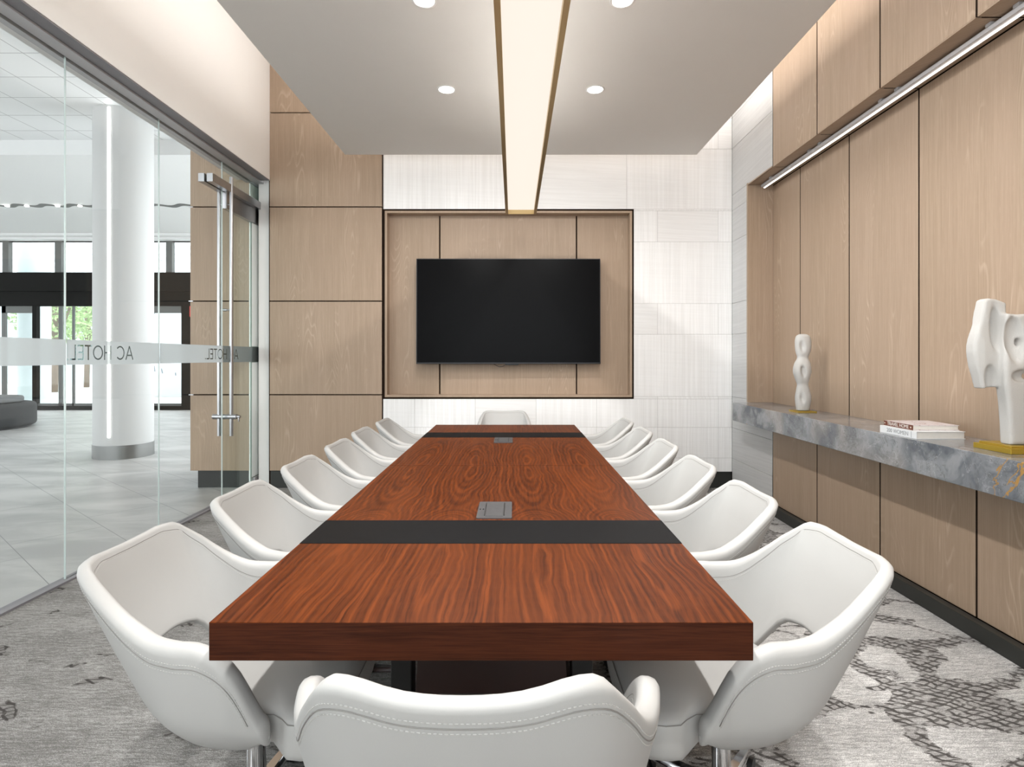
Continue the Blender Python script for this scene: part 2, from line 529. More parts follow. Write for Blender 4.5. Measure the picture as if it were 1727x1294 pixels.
def struct(o, label=None, cat=None):
    o['kind'] = 'structure'
    if label: o['label'] = label
    if cat: o['category'] = cat
    return o

def copy_tree(o, parent=None):
    c = o.copy(); COL.objects.link(c); c.parent = parent
    for ch in list(o.children): copy_tree(ch, c)
    return c

def text_bm(body, size, bm=None, mtx=Matrix(), depth=0.0006, bold=0.0):
    cu = bpy.data.curves.new('lettering', 'FONT')
    cu.body = body; cu.size = size; cu.extrude = depth; cu.offset = bold
    cu.align_x = 'CENTER'; cu.align_y = 'CENTER'; cu.resolution_u = 4
    ob = bpy.data.objects.new('lettering_source', cu)
    COL.objects.link(ob)
    dg = bpy.context.evaluated_depsgraph_get()
    me = bpy.data.meshes.new_from_object(ob.evaluated_get(dg))
    COL.objects.unlink(ob); bpy.data.objects.remove(ob); bpy.data.curves.remove(cu)
    if bm is None: bm = bmesh.new()
    me.transform(mtx)
    bm.from_mesh(me); bpy.data.meshes.remove(me)
    return bm

# ------------------------------------------------------------------ measures of the room
YB = 5.62            # back wall
YF = -1.05           # wall behind the camera
XL, XR = -2.42, 2.17 # soffit face and right wall
XG = -2.606          # glass plane
ZC = 4.35            # upper ceiling
NX = 2.40            # back of the niche
CX = -0.0677         # centre of the table
ZCB, ZCT = 3.198, 3.335   # ceiling cloud underside and top
CLX0, CLX1, CLY1 = -1.576, 1.715, 5.30

# ------------------------------------------------------------------ floor and ceilings
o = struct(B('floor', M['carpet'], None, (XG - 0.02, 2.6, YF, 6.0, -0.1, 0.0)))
o = struct(B('floor_lobby', M['tile'], None, (-22.0, XG - 0.02, -6.0, 14.12, -0.1, 0.0)))
o = struct(B('trim_1', M['greyalu'], None, (XG - 0.03, XG + 0.035, YF, 5.86, 0.0, 0.012)))
struct(B('ceiling', M['white'], None, (XG - 0.12, 2.75, YF, 6.0, ZC, ZC + 0.1)))

# ------------------------------------------------------------------ back wall: oak panels, limestone, television niche
GAP = 0.006
def panels(bm, cells, plane, t, mi=0, gap=GAP):
    """cells (u0,u1,z0,z1); plane ('y',v,dir) faces along axis"""
    ax, v, d = plane
    for u0, u1, z0, z1 in cells:
        a, b_ = sorted((v, v + d * t))
        if ax == 'y': box(bm, u0 + gap, u1 - gap, a, b_, z0 + gap, z1 - gap, bev=0.0015, mi=mi, seg=1)
        else: box(bm, a, b_, u0 + gap, u1 - gap, z0 + gap, z1 - gap, bev=0.0015, mi=mi, seg=1)

wb = bmesh.new()
TX0, TX1, TZ0, TZ1 = -1.294, 1.194, 0.888, 2.772
# core behind (with hole for the niche)
for b_ in ((XL - 0.02, TX0, 0, ZC), (TX1, XR + 0.4, 0, ZC), (TX0, TX1, 0, TZ0), (TX0, TX1, TZ1, ZC)):
    box(wb, b_[0], b_[1], YB + 0.03, YB + 0.20, b_[2], b_[3])
box(wb, TX0, TX1, YB + 0.17, YB + 0.20, TZ0, TZ1)
wall_back = struct(finish('wall_back', wb, M['dark']))
bm = bmesh.new()
zs = [0.17, 0.929, 1.859, 2.794, 3.73, ZC]
panels(bm, [(-2.425, TX0 - 0.008, zs[i], zs[i + 1]) for i in range(5)], ('y', YB, 1), 0.029, gap=0.0055)
finish('oak_panelling', bm, M['oak'], wall_back)

bm = bmesh.new()
rows = [0.165, 0.301, 0.606, 0.912, 1.529, 1.835, 2.447, 2.755, 3.370, 3.675, 4.29, ZC]
cells = []
for i in range(len(rows) - 1):
    z0, z1 = rows[i], rows[i + 1]
    tall = (z1 - z0) > 0.5
    wj = 1.206 if tall else 0.603
    off = 1.124 if tall else 0.826
    if i == 2 or i == 4 or i == 6: off = 1.43
    xs = sorted({off + k * wj for k in range(-6, 6)})
    xs = [x for x in xs if TX0 < x < XR]
    xs = [TX0] + xs + [XR]
    for a, b_ in zip(xs[:-1], xs[1:]):
        if b_ - a < 0.01: continue
        if z1 > TZ0 and z0 < TZ1:      # cut round the niche
            if z0 < TZ0: cells.append((a, b_, z0, min(z1, TZ0)))
            if z1 > TZ1: cells.append((a, b_, max(z0, TZ1), z1))
            if b_ > TX1: cells.append((max(a, TX1), b_, max(z0, TZ0), min(z1, TZ1)))
        else: cells.append((a, b_, z0, z1))
panels(bm, [c for c in cells if c[3] - c[2] > 0.01 and c[1] - c[0] > 0.01], ('y', YB, 1), 0.029, gap=0.0012)
finish('limestone_tiles', bm, M['stone'], wall_back)
B('grout', plain('pale_grout', (0.50, 0.49, 0.47), 0.8), wall_back,
  (TX1 + 0.001, XR, YB + 0.004, YB + 0.028, 0.165, ZC), (TX0, TX1 + 0.001, YB + 0.004, YB + 0.028, 0.165, TZ0 - 0.001), (TX0, TX1 + 0.001, YB + 0.004, YB + 0.028, TZ1 + 0.001, ZC))

# niche: dark reveal, oak frame, recessed oak back
bm = bmesh.new()
g = 0.018
fx0, fx1, fz0, fz1 = TX0 + g, TX1 - g, TZ0 + g, TZ1 - g
fr = 0.022
for b_ in ((fx0, fx0 + fr, fz0, fz1), (fx1 - fr, fx1, fz0, fz1), (fx0 + fr, fx1 - fr, fz0, fz0 + fr), (fx0 + fr, fx1 - fr, fz1 - fr, fz1)):
    box(bm, b_[0], b_[1], YB - 0.006, YB + 0.12, b_[2], b_[3])
niche = empty('television_niche', (0, 0, 0))
niche['kind'] = 'structure'
finish('frame', bm, M['oak'], niche)
bm = bmesh.new()
xs = [fx0 + 0.001, -0.745, 0.637, fx1 - 0.001]
panels(bm, [(xs[i], xs[i + 1], fz0 + 0.001, fz1 - 0.001) for i in range(3)], ('y', YB + 0.10, 1), 0.03, gap=0.007)
finish('back_panel', bm, M['oak'], niche)
B('shadow_gap', M['dark'], niche, (TX0 + 0.001, TX1 - 0.001, YB + 0.132, YB + 0.165, TZ0 + 0.001, TZ1 - 0.001),
  (TX0 + 0.0005, fx0, YB - 0.001, YB + 0.13, TZ0 + 0.0005, TZ1 - 0.0005), (fx1, TX1 - 0.0005, YB - 0.001, YB + 0.13, TZ0 + 0.0005, TZ1 - 0.0005),
  (fx0, fx1, YB - 0.001, YB + 0.13, TZ0 + 0.0005, fz0), (fx0, fx1, YB - 0.001, YB + 0.13, fz1, TZ1 - 0.0005))

# dark recessed base along the back
struct(B('baseboard_back', M['base'], None, (XL, XR, YB + 0.02, YB + 0.06, 0.0, 0.168)))

# ------------------------------------------------------------------ right wall
bm = bmesh.new()
box(bm, XR + 0.03, 2.75, YF, YB + 0.03, 0, 0.86)                   # below the shelf
box(bm, XR + 0.03, 2.75, YF, YB + 0.03, 2.92, ZC)                  # above the niche
box(bm, NX + 0.03, 2.75, YF, YB + 0.03, 0.86, 2.92)                # behind the niche
box(bm, XR + 0.03, NX + 0.031, 5.262, YB + 0.03, 0.86, 2.92)       # pier
wall_right = struct(finish('wall_right', bm, M['dark']))
GY = [4.742, 4.05, 3.354, 2.655, 1.955, 1.255, 0.555, -0.145, -0.845]
bm = bmesh.new()
low = [(b_, a, 0.075, 0.86) for a, b_ in zip(GY[:-1], GY[1:])] + [(YF, GY[-1], 0.075, 0.86)]
upp = [(b_, a, 2.893, ZC) for a, b_ in zip(GY[:-1], GY[1:])] + [(YF, GY[-1], 2.893, ZC)]
panels(bm, low + upp, ('x', XR, 1), 0.029, gap=0.0065)
nic = [(b_, a, 0.872, 2.893) for a, b_ in zip([5.240] + GY[:-1], GY)] + [(YF, GY[-1], 0.872, 2.893)]
panels(bm, nic, ('x', NX, 1), 0.029, gap=0.0065)
# niche soffit boards and far cheek
for a, b_ in zip([5.233] + GY[:-1], GY):
    box(bm, XR + 0.001, NX - 0.001, b_ + 0.0065, a - 0.0065, 2.894, 2.915)
box(bm, XR + 0.001, NX - 0.001, YF, GY[-1] - 0.0045, 2.894, 2.915)
box(bm, XR - 0.004, NX, 5.234, 5.262, 0.884, 2.915)
box(bm, XR - 0.004, XR + 0.006, 4.748, 5.234, 2.894, 2.906)
finish('oak_panelling', bm, M['oak'], wall_right)
bm = bmesh.new()
for y in GY:
    box(bm, XR + 0.002, XR + 0.0295, y - 0.0062, y + 0.0062, 0.083, 0.714)
    box(bm, XR + 0.002, XR + 0.0295, y - 0.0062, y + 0.0062, 2.900, ZC - 0.01)
    box(bm, XR + 0.0295, NX + 0.002, y - 0.0062, y + 0.0062, 2.896, 2.912)
    box(bm, NX + 0.002, NX + 0.0295, y - 0.0062, y + 0.0062, 0.884, 2.886)
finish('shadow_groove', bm, M['dark'], wall_right)
bm = bmesh.new()
rg = [0.0, 0.606, 0.884 - 0.012, 1.529, 1.835, 2.447, 2.755, 3.370, 3.675, ZC]
rows2 = [0.0, 0.301, 0.606, 0.912, 1.529, 1.835, 2.447, 2.755, 3.370, 3.675, 4.29, ZC]
cells = []
for z0, z1 in zip(rows2[:-1], rows2[1:]):
    for s0, s1, ya in ((0.0, 0.86, 4.742), (0.86, 2.906, 5.262), (2.906, ZC, 4.742)):
        a, b_ = max(z0, s0), min(z1, s1)
        if b_ - a > 0.004: cells.append((ya, YB, a, b_))
panels(bm, cells, ('x', XR, 1), 0.029, gap=0.0009)
finish('limestone_tiles', bm, M['stone_grey'], wall_right)
B('corner_trim', M['steel'], wall_right, (XR - 0.002, XR + 0.02, 4.738, 4.743, 0.08, 0.715), (XR - 0.002, XR + 0.02, 4.738, 4.743, 2.9, ZC))
bm = bmesh.new()
box(bm, 2.125, 2.17, YF, 4.74, 0.0, 0.078, bev=0.003)
struct(finish('baseboard_right', bm, M['base']))

# ------------------------------------------------------------------ marble shelf
bm = bmesh.new()
box(bm, 2.025, NX - 0.002, YF + 0.01, 5.232, 0.718, 0.883, bev=0.003)
sh = finish('marble_shelf', bm, M['marble'])
tag(sh, 'long thick grey marble shelf with gold veins running along the right oak wall', 'shelf')

# ------------------------------------------------------------------ left wall: soffit, track, glass, door
bm = bmesh.new()
box(bm, XG - 0.14, XL, YF, YB + 0.03, 3.064, ZC)
struct(finish('wall_left', bm, M['white']))
bm = bmesh.new()
box(bm, XL - 0.09, XL - 0.004, YF, YB + 0.0, 3.056, 3.064)
ch = struct(finish('trim_2', bm, M['greyalu']))
bm = bmesh.new()
box(bm, XG + 0.008, XL - 0.095, YF, 5.86, 3.045, 3.064)
box(bm, XG - 0.05, XG - 0.008, YF, 5.86, 3.035, 3.064)
struct(finish('trim_3', bm, M['alu']))
struct(B('wall_left_jamb', M['white'], None, (-2.565, -2.432, 5.70, 5.90, 0.0, 3.064)))
struct(B('wall_left_return', M['white'], None, (-2.75, -2.52, 5.86, 6.0, 0.0, 3.2)))

def band_mesh(y0, y1, texts, name, parent, film='frost'):
    """frosted strip with the lettering cut out; the words read from the lobby side (towards -y)"""
    z0, z1 = 1.256, 1.404
    verts, edges, shapes = [], [], []
    def add_poly(poly):
        i0 = len(verts)
        verts.extend(Vector(p) for p in poly)
        n = len(poly)
        edges.extend((i0 + i, i0 + (i + 1) % n) for i in range(n))
    add_poly([(y0, z0), (y1, z0), (y1, z1), (y0, z1)])
    hgt, sw = 0.092, 0.0095
    zb = 1.284
    def stroke(x0, a0, x1, a1, w=sw):
        d = Vector((x1 - x0, a1 - a0)); n = Vector((-d.y, d.x)).normalized() * w / 2
        return [Vector((x0, a0)) + n, Vector((x1, a1)) + n, Vector((x1, a1)) - n, Vector((x0, a0)) - n]
    def arc(cx, cz, rx, rz, a0, a1, full=False):
        n = 22
        out = []
        for k in range(n):
            b0 = math.radians(a0 + (a1 - a0) * k / n); b1 = math.radians(a0 + (a1 - a0) * (k + 1) / n)
            q = []
            for b_, s in ((b0, 1), (b1, 1), (b1, -1), (b0, -1)):
                q.append(Vector((cx + (rx + s * sw / 2) * math.cos(b_), cz + (rz + s * sw / 2) * math.sin(b_))))
            out.append(q)
        return out
    glyph = {
        'A': (0.078, lambda: [stroke(0.004, 0, 0.039, hgt), stroke(0.074, 0, 0.039, hgt), stroke(0.017, 0.03, 0.061, 0.03)]),
        'C': (0.072, lambda: arc(0.044, hgt / 2, 0.037, hgt / 2 - sw / 2, 42, 318)),
        'H': (0.066, lambda: [stroke(0.006, 0, 0.006, hgt), stroke(0.060, 0, 0.060, hgt), stroke(0.006, hgt / 2, 0.06, hgt / 2)]),
        'O': (0.088, lambda: arc(0.044, hgt / 2, 0.038, hgt / 2 - sw / 2, 0, 360)),
        'T': (0.060, lambda: [stroke(0.03, 0, 0.03, hgt), stroke(0.0, hgt - sw / 2, 0.06, hgt - sw / 2)]),
        'E': (0.052, lambda: [stroke(0.006, 0, 0.006, hgt), stroke(0.006, sw / 2, 0.048, sw / 2), stroke(0.006, hgt / 2, 0.044, hgt / 2), stroke(0.006, hgt - sw / 2, 0.048, hgt - sw / 2)]),
        'L': (0.050, lambda: [stroke(0.006, 0, 0.006, hgt), stroke(0.006, sw / 2, 0.047, sw / 2)]),
        ' ': (0.040, lambda: []),
        '.': (0.012, lambda: [stroke(0.002, 0.005, 0.012, 0.005)]),
    }
    for ystart in texts:
        cur = 0.0
        for c in 'AC HOTEL.':
            w, fn = glyph[c]
            for poly in fn():
                pl = [(ystart - (cur + p.x), zb + p.y) for p in poly]
                shapes.append(pl); add_poly(pl)
            cur += w + 0.007
    res = geometry.delaunay_2d_cdt(verts, edges, [], 0, 1e-6)
    vo, fo = res[0], res[2]
    def inside(p, pl):
        s = None
        for i in range(len(pl)):
            a, b_ = pl[i], pl[(i + 1) % len(pl)]
            c = (b_[0] - a[0]) * (p.y - a[1]) - (b_[1] - a[1]) * (p.x - a[0])
            if abs(c) < 1e-12: continue
            if s is None: s = c > 0
            elif s != (c > 0): return False
        return True
    xf = XG + 0.0075
    def pick(want):
        bm = bmesh.new()
        bv = [bm.verts.new((xf, v.x, v.y)) for v in vo]
        for f in fo:
            c = sum((vo[i] for i in f), Vector((0, 0))) / len(f)
            if any(inside(c, s) for s in shapes) != want: continue
            if not (y0 <= c.x <= y1 and z0 <= c.y <= z1): continue
            bm.faces.new([bv[i] for i in f])
        bmesh.ops.delete(bm, geom=[v for v in bm.verts if not v.link_faces], context='VERTS')
        return bm
    o = finish(name, pick(False), M[film], parent)
    if texts:
        bl = pick(True)
        if len(bl.faces): finish('lettering', bl, M['greyfilm'], o)
    return o

seams = [-1.05, -0.24, 0.64, 1.52, 2.40, 3.29, 4.16, 5.06]
for i, (a, b_) in enumerate(zip(seams[:-1], seams[1:])):
    w = struct(B('window_%d' % (i + 1), M['glass'], None, (XG - 0.006, XG + 0.006, a + 0.002, b_ - 0.002, 0.012, 3.05)))
    txt = {5: [3.87], 6: []}.get(i, [])
    if i == 4: pass
    band_mesh(a + 0.002, b_ - 0.002, {5: [3.87], 7: [5.345], 6: [5.345]}.get(i, []), 'frosted_band', w)
    B('edge_seam', M['glassedge'], w, (XG - 0.005, XG + 0.005, b_ - 0.0018, b_ + 0.0018, 0.012, 3.05))

door = empty('door_1', (0, 0, 0)); door['kind'] = 'structure'
B('glass_leaf', M['doorglass'], door, (XG - 0.006, XG + 0.006, 5.064, 5.84, 0.014, 2.64))
B('transom_glass', M['doorglass'], door, (XG - 0.006, XG + 0.006, 5.064, 5.84, 2.79, 3.05))
band_mesh(5.066, 5.838, [5.345], 'frosted_band', door, 'frost_shaded')
B('top_rail', M['steel'], door, (XG - 0.022, XG + 0.022, 5.10, 5.84, 2.642, 2.79), bev=0.002)
B('header_bar', M['steel'], door, (XG + 0.010, XG + 0.062, 4.79, 5.86, 2.79, 2.862), (XG - 0.062, XG - 0.010, 4.79, 5.86, 2.79, 2.862), bev=0.002)
B('bottom_patch', M['alu'], door, (XG - 0.02, XG + 0.02, 5.66, 5.84, 0.014, 0.10), bev=0.002)
bm = bmesh.new()
for sx in (0.055, -0.055):
    cyl(bm, (XG + sx, 5.12, 0.59), (XG + sx, 5.12, 2.885 if sx < 0 else 2.93), 0.0165, seg=24)
hd = finish('ladder_handle', bm, M['steel'], door, True, 40)
bm = bmesh.new()
for z in (1.729, 2.68):
    cyl(bm, (XG - 0.055, 5.12, z), (XG + 0.055, 5.12, z), 0.007, seg=12)
    cyl(bm, (XG - 0.018, 5.12, z), (XG + 0.018, 5.12, z), 0.012, seg=12)
finish('standoff', bm, M['steel'], hd, True, 40)
bm = bmesh.new()
cyl(bm, (XG - 0.11, 5.12, 0.764), (XG + 0.105, 5.12, 0.764), 0.024, seg=20)
cyl(bm, (XG + 0.105, 5.12, 0.764), (XG + 0.135, 5.12, 0.764), 0.014, seg=16)
box(bm, XG + 0.12, XG + 0.128, 5.11, 5.13, 0.72, 0.764, bev=0.002)
finish('lock_cylinder', bm, M['steel'], hd, True, 40)

# wall behind the camera, with an unseen window added for fill daylight
WX0, WX1, WZ0, WZ1 = -1.7, 1.6, 0.95, 2.95
struct(B('wall_front', M['white'], None, (XG - 0.14, WX0, YF - 0.1, YF, 0, ZC), (WX1, 2.75, YF - 0.1, YF, 0, ZC),
         (WX0, WX1, YF - 0.1, YF, 0, WZ0), (WX0, WX1, YF - 0.1, YF, WZ1, ZC)))
wf = struct(B('window_8', M['darkmetal'], None, (WX0, WX0 + 0.05, YF - 0.08, YF - 0.02, WZ0, WZ1), (WX1 - 0.05, WX1, YF - 0.08, YF - 0.02, WZ0, WZ1),
              (-0.075, -0.025, YF - 0.08, YF - 0.02, WZ0, WZ1), (WX0, WX1, YF - 0.08, YF - 0.02, WZ0, WZ0 + 0.05), (WX0, WX1, YF - 0.08, YF - 0.02, WZ1 - 0.05, WZ1)))
B('pane', M['glass'], wf, (WX0 + 0.05, WX1 - 0.05, YF - 0.054, YF - 0.046, WZ0 + 0.05, WZ1 - 0.05))

# ------------------------------------------------------------------ ceiling cloud with downlights and long fixture
bm = bmesh.new()
box(bm, CLX0, CLX1, YF + 0.3, CLY1, ZCB, ZCT - 0.02)
cl = struct(finish('ceiling_cloud', bm, M['cloud']))
bm = bmesh.new()
t = 0.02
for b_ in ((CLX0, CLX0 + t, YF + 0.3, CLY1), (CLX1 - t, CLX1, YF + 0.3, CLY1), (CLX0 + t, CLX1 - t, CLY1 - t, CLY1)):
    box(bm, *b_, ZCT - 0.02, ZCT)
finish('edge_lip', bm, M['cloud'], cl)

def area(name, loc, rot, sx, sy, power, col, spread=180, shape='RECTANGLE'):
    ld = bpy.data.lights.new(name, 'AREA')
    ld.shape = shape; ld.size = sx
    if shape == 'RECTANGLE': ld.size_y = sy
    ld.energy = power; ld.color = col; ld.spread = math.radians(spread)
    o = bpy.data.objects.new(name, ld); COL.objects.link(o)
    o.location = loc; o.rotation_euler = rot
    return o

def downlight(x, y):
    t = empty('recessed_downlight', (x, y, ZCB))
    bm = bmesh.new()
    n = 32
    prof = [(0.066, 0.0), (0.066, -0.004), (0.056, -0.005), (0.052, 0.0)]
    rings = [[bm.verts.new((r * math.cos(2 * PI * k / n), r * math.sin(2 * PI * k / n), z)) for k in range(n)] for r, z in prof]
    for a, b_ in zip(rings[:-1], rings[1:]):
        for k in range(n): bm.faces.new((a[k], a[(k + 1) % n], b_[(k + 1) % n], b_[k]))
    finish('trim_ring', bm, M['white'], t, True)
    bm = bmesh.new()
    bmesh.ops.create_circle(bm, cap_ends=True, segments=32, radius=0.0535, matrix=Matrix.Translation((0, 0, -0.0015)))
    finish('lens', bm, M['lens'], t)
    area('downlight_lamp', (x, y, ZCB - 0.012), (0, 0, 0), 0.09, 0.09, DOWN_W, (1.0, 0.985, 0.965), 180, 'DISK')
    return t
k = 0
rown = ['farthest', 'second farthest', 'third farthest', 'second nearest', 'nearest']
for y in (4.01, 3.01, 2.0, 1.0, 0.0):
    for x in (-0.474, 0.579):
        d = downlight(x, y)
        lab = 'round recessed downlight %s of the light bar, in the row %s from the camera' % (('left', 'right')[k % 2], rown[k // 2])
        tag(d, lab, 'light', 'recessed downlights in the hanging ceiling')
        k += 1

# cove lamps lying on top of the cloud
WARM = (1.0, 0.965, 0.935)
Lc = CLY1 - (YF + 0.3)
yc = (CLY1 + YF + 0.3) / 2
area('cove_lamp', (CLX1 - 0.14, yc, ZCT + 0.005), (PI, 0, 0), 0.03, Lc - 0.2, COVE_W * 1.35 * Lc, WARM, 180)
area('cove_lamp', (CLX0 + 0.14, yc, ZCT + 0.005), (PI, 0, 0), 0.03, Lc - 0.2, COVE_W * 0.78 * Lc, WARM, 180)
area('cove_lamp', (0.07, CLY1 - 0.14, ZCT + 0.005), (PI, 0, 0), CLX1 - CLX0 - 0.4, 0.03, COVE_W * 1.7, WARM, 180)

# long linear fixture
FXC = 0.066
ft = empty('linear_light_fixture', (FXC, 0, 2.567))
tag(ft, 'long brass framed linear light with glowing warm diffuser hanging above the table', 'light')
bm = bmesh.new()
hw, y0, y1 = 0.137, -0.2, 5.0
for s in (-1, 1):
    a, b_ = sorted((s * hw, s * (hw - 0.006)))
    box(bm, a, b_, y0, y1, 0.0, 0.12)
    a, b_ = sorted((s * (hw - 0.006), s * (hw - 0.024)))
    box(bm, a, b_, y0, y1, 0.0, 0.036)
box(bm, -hw, hw, y1, y1 + 0.006, 0.0, 0.12)
box(bm, -hw, hw, y0 - 0.006, y0, 0.0, 0.12)
finish('brass_frame', bm, M['brass'], ft)
B('diffuser', M['diff'], ft, (-hw + 0.0065, hw - 0.0065, y0 + 0.001, y1 - 0.001, 0.037, 0.045))
B('housing', M['white'], ft, (-hw + 0.0065, hw - 0.0065, y0 + 0.001, y1 - 0.001, 0.05, 0.118))
for y in (0.3, 1.8, 3.3, 4.6):
    bm = bmesh.new(); cyl(bm, (0, y, 0.118), (0, y, ZCB - 2.567), 0.006, seg=10)
    finish('suspension_rod', bm, M['brass'], ft)

# ------------------------------------------------------------------ strip light in the niche
st = empty('strip_light', (0, 0, 0))
tag(st, 'thin bright strip light in an aluminium channel under the oak overhang on the right wall', 'light')
bm = bmesh.new()
box(bm, 2.268, 2.306, 0.2, 5.19, 2.858, 2.882, bev=0.002)
finish('channel', bm, M['alu'], st)
bm = bmesh.new()
box(bm, 2.294, 2.306, 0.21, 5.192, 2.853, 2.8575)
finish('diffuser', bm, M['strip'], st)
for y in (5.0, 4.35, 4.2, 3.5, 3.35, 2.7, 2.55, 1.8, 1.0):
    B('mounting_clip', M['alu'], st, (2.262, 2.30, y - 0.015, y + 0.015, 2.880, 2.894))

# ------------------------------------------------------------------ television
tv = empty('television', (-0.05, YB + 0.02, 1.757))
tag(tv, 'large flat black television mounted in the oak niche on the back wall', 'television')
tv.rotation_euler = (math.radians(-0.6), 0, math.radians(0.25))
W2, H2 = 0.912, 0.522
bm = bmesh.new()
box(bm, -W2, W2, -0.038, 0.0, -H2, H2, bev=0.004)
box(bm, -0.6, 0.6, 0.0, 0.035, -0.35, 0.3, bev=0.008)
finish('casing', bm, M['bezel'], tv)
B('screen', M['screen'], tv, (-W2 + 0.008, W2 - 0.008, -0.0395, -0.037, -H2 + 0.014, H2 - 0.008))
B('sensor_bar', M['black'], tv, (-0.03, 0.10, -0.030, -0.01, -H2 - 0.012, -H2 + 0.002), bev=0.003)
bm = bmesh.new()
tube(bm, [(-0.15 + 0.14 * k / 14, -0.015, -H2 - 0.032 * math.sin(PI * k / 14) + 0.004) for k in range(15)], 0.003)
finish('cable', bm, M['black'], tv, True)
B('wall_bracket', M['black'], tv, (-0.3, 0.3, 0.035, 0.078, -0.2, 0.2))

# ------------------------------------------------------------------ conference table
TW = 0.5705
TY0, TY1 = 1.186, 4.67
ZT, TH = 0.745, 0.081
tb = empty('conference_table', (CX, 0, 0))
tag(tb, 'long glossy walnut conference table with two black inlaid bands', 'table')
def slab(name, a, b_, mat_top):
    bm = bmesh.new()
    box(bm, -TW, TW, a, b_, ZT - TH, ZT, bev=0.0012, seg=1)
    for f in bm.faces:
        f.normal_update()
        f.material_index = 0 if f.normal.z > 0.5 else 1
    return finish(name, bm, [mat_top, M['walnut_edge_shaded']], tb)
slab('wood_top', TY0, 1.688, M['walnut'])
slab('wood_top', 1.928, 2.903, M['walnut'])
slab('wood_top', 2.9055, 3.926, M['walnut'])
slab('wood_top', 4.183, TY1, M['walnut'])
B('black_band', M['inlay'], tb, (-TW, TW, 1.689, 1.927, ZT - TH, ZT + 0.0008), bev=0.0008)
B('black_band', M['inlay'], tb, (-TW, TW, 3.927, 4.182, ZT - TH, ZT + 0.0008), bev=0.0008)
def pedestal(y0, y1):
    bm = bmesh.new()
    prism(bm, [(-0.21, ZT - TH), (0.21, ZT - TH), (0.25, 0.03), (-0.25, 0.03)], y0, y1, 'y')
    box(bm, -0.30, 0.30, y0 - 0.08, y1 + 0.08, 0.0, 0.03, bev=0.004)
    finish('pedestal', bm, M['mahogany'], tb)
    for s in (-1, 1):
        B('post', M['black'], tb, (s * 0.283 - 0.033, s * 0.283 + 0.033, y0 + 0.02, y0 + 0.09, 0.0, ZT - TH), bev=0.004)
pedestal(1.75, 2.35); pedestal(3.55, 4.15)

def module(y0, y1, lab):
    t = empty('power_module', (CX + 0.0005, (y0 + y1) / 2, ZT))
    tag(t, lab, 'power socket', 'power modules set in the table top')
    d = (y1 - y0) / 2; w = 0.0615
    bm = bmesh.new()
    prism(bm, rrect(2 * w, 2 * d, 0.006, 3), 0.0, 0.0035)
    finish('plate', bm, M['module'], t)
    B('lid', M['module'], t, (-0.031, 0.031, -d + 0.02, d - 0.02, 0.0037, 0.0052), bev=0.0007)
    B('slot', M['black'], t, (-0.036, -0.0325, -d + 0.03, d - 0.02, 0.0036, 0.0046), (0.0325, 0.036, -d + 0.03, d - 0.02, 0.0036, 0.0046))
    bm = bmesh.new()
    for s in (-1, 1):
        for k in range(2):
            z = 0.0042
            a = (-0.0475 + s * 0.0035, -0.006); m_ = (-0.0475 + s * 0.008, 0.0 + 0); c = (-0.0475 + s * 0.0035, 0.006)
            p, q = ((a, m_), (m_, c))[k]
            tube(bm, [(p[0], p[1], z), (q[0], q[1], z)], 0.0008, 4)
    finish('symbol', bm, M['black'], t)
module(1.945, 2.165, 'grey metal power module in the table top beside the nearer black band')
module(3.67, 3.905, 'grey metal power module in the table top beside the farther black band')

# ------------------------------------------------------------------ chairs
def hermite(xs, ys, q):
    if xs[0] == 0: xs, ys = [-xs[1]] + list(xs), [(-ys[1] if ys[0] == 0 else ys[1])] + list(ys)
    xs, ys, q = np.array(xs, float), np.array(ys, float), np.array(q, float)
    d = np.gradient(ys, xs)
    i = np.clip(np.searchsorted(xs, q) - 1, 0, len(xs) - 2)
    h = xs[i + 1] - xs[i]; t = (q - xs[i]) / h
    return ((2 * t**3 - 3 * t**2 + 1) * ys[i] + (t**3 - 2 * t**2 + t) * h * d[i] + (-2 * t**3 + 3 * t**2) * ys[i + 1] + (t**3 - t**2) * h * d[i + 1])

S_ = [0, 0.08, 0.15, 0.20, 0.24, 0.29, 0.36, 0.46, 0.55, 0.64, 0.73]
TXc = [0, 0.080, 0.153, 0.203, 0.230, 0.253, 0.272, 0.290, 0.297, 0.298, 0.293]
TYc = [-0.342, -0.339, -0.329, -0.311, -0.274, -0.222, -0.150, -0.055, 0.030, 0.110, 0.185]
ZTc = [0.798, 0.800, 0.802, 0.791, 0.757, 0.704, 0.660, 0.644, 0.640, 0.590, 0.465]
BXc = [0, 0.070, 0.125, 0.160, 0.185, 0.207, 0.228, 0.246, 0.256, 0.260, 0.262]
BYc = [-0.150, -0.148, -0.138, -0.122, -0.100, -0.075, -0.045, 0.008, 0.062, 0.115, 0.170]
ZBc = [0.525, 0.518, 0.490, 0.420, 0.375, 0.355, 0.350, 0.350, 0.350, 0.356, 0.390]
THK = 0.046

def shell_pt(s, z):
    sg = np.sign(s); a = abs(s)
    w = (z - 0.40) / 0.42
    tx, ty, bx, by = (float(hermite(S_, c, [a])[0]) for c in (TXc, TYc, BXc, BYc))
    bul = 0.010 * max(0, w * (1 - w)) * 4 * min(1, a / 0.2)
    x = bx + (tx - bx) * w + bul
    y = by + (ty - by) * w
    k = 1 - 0.24 * (max(0.0, 0.46 - z) / 0.11)**2          # the shell rounds in under the seat
    x *= k
    if y < 0.05: y = 0.05 + (y - 0.05) * k
    return Vector((sg * x, y, z))

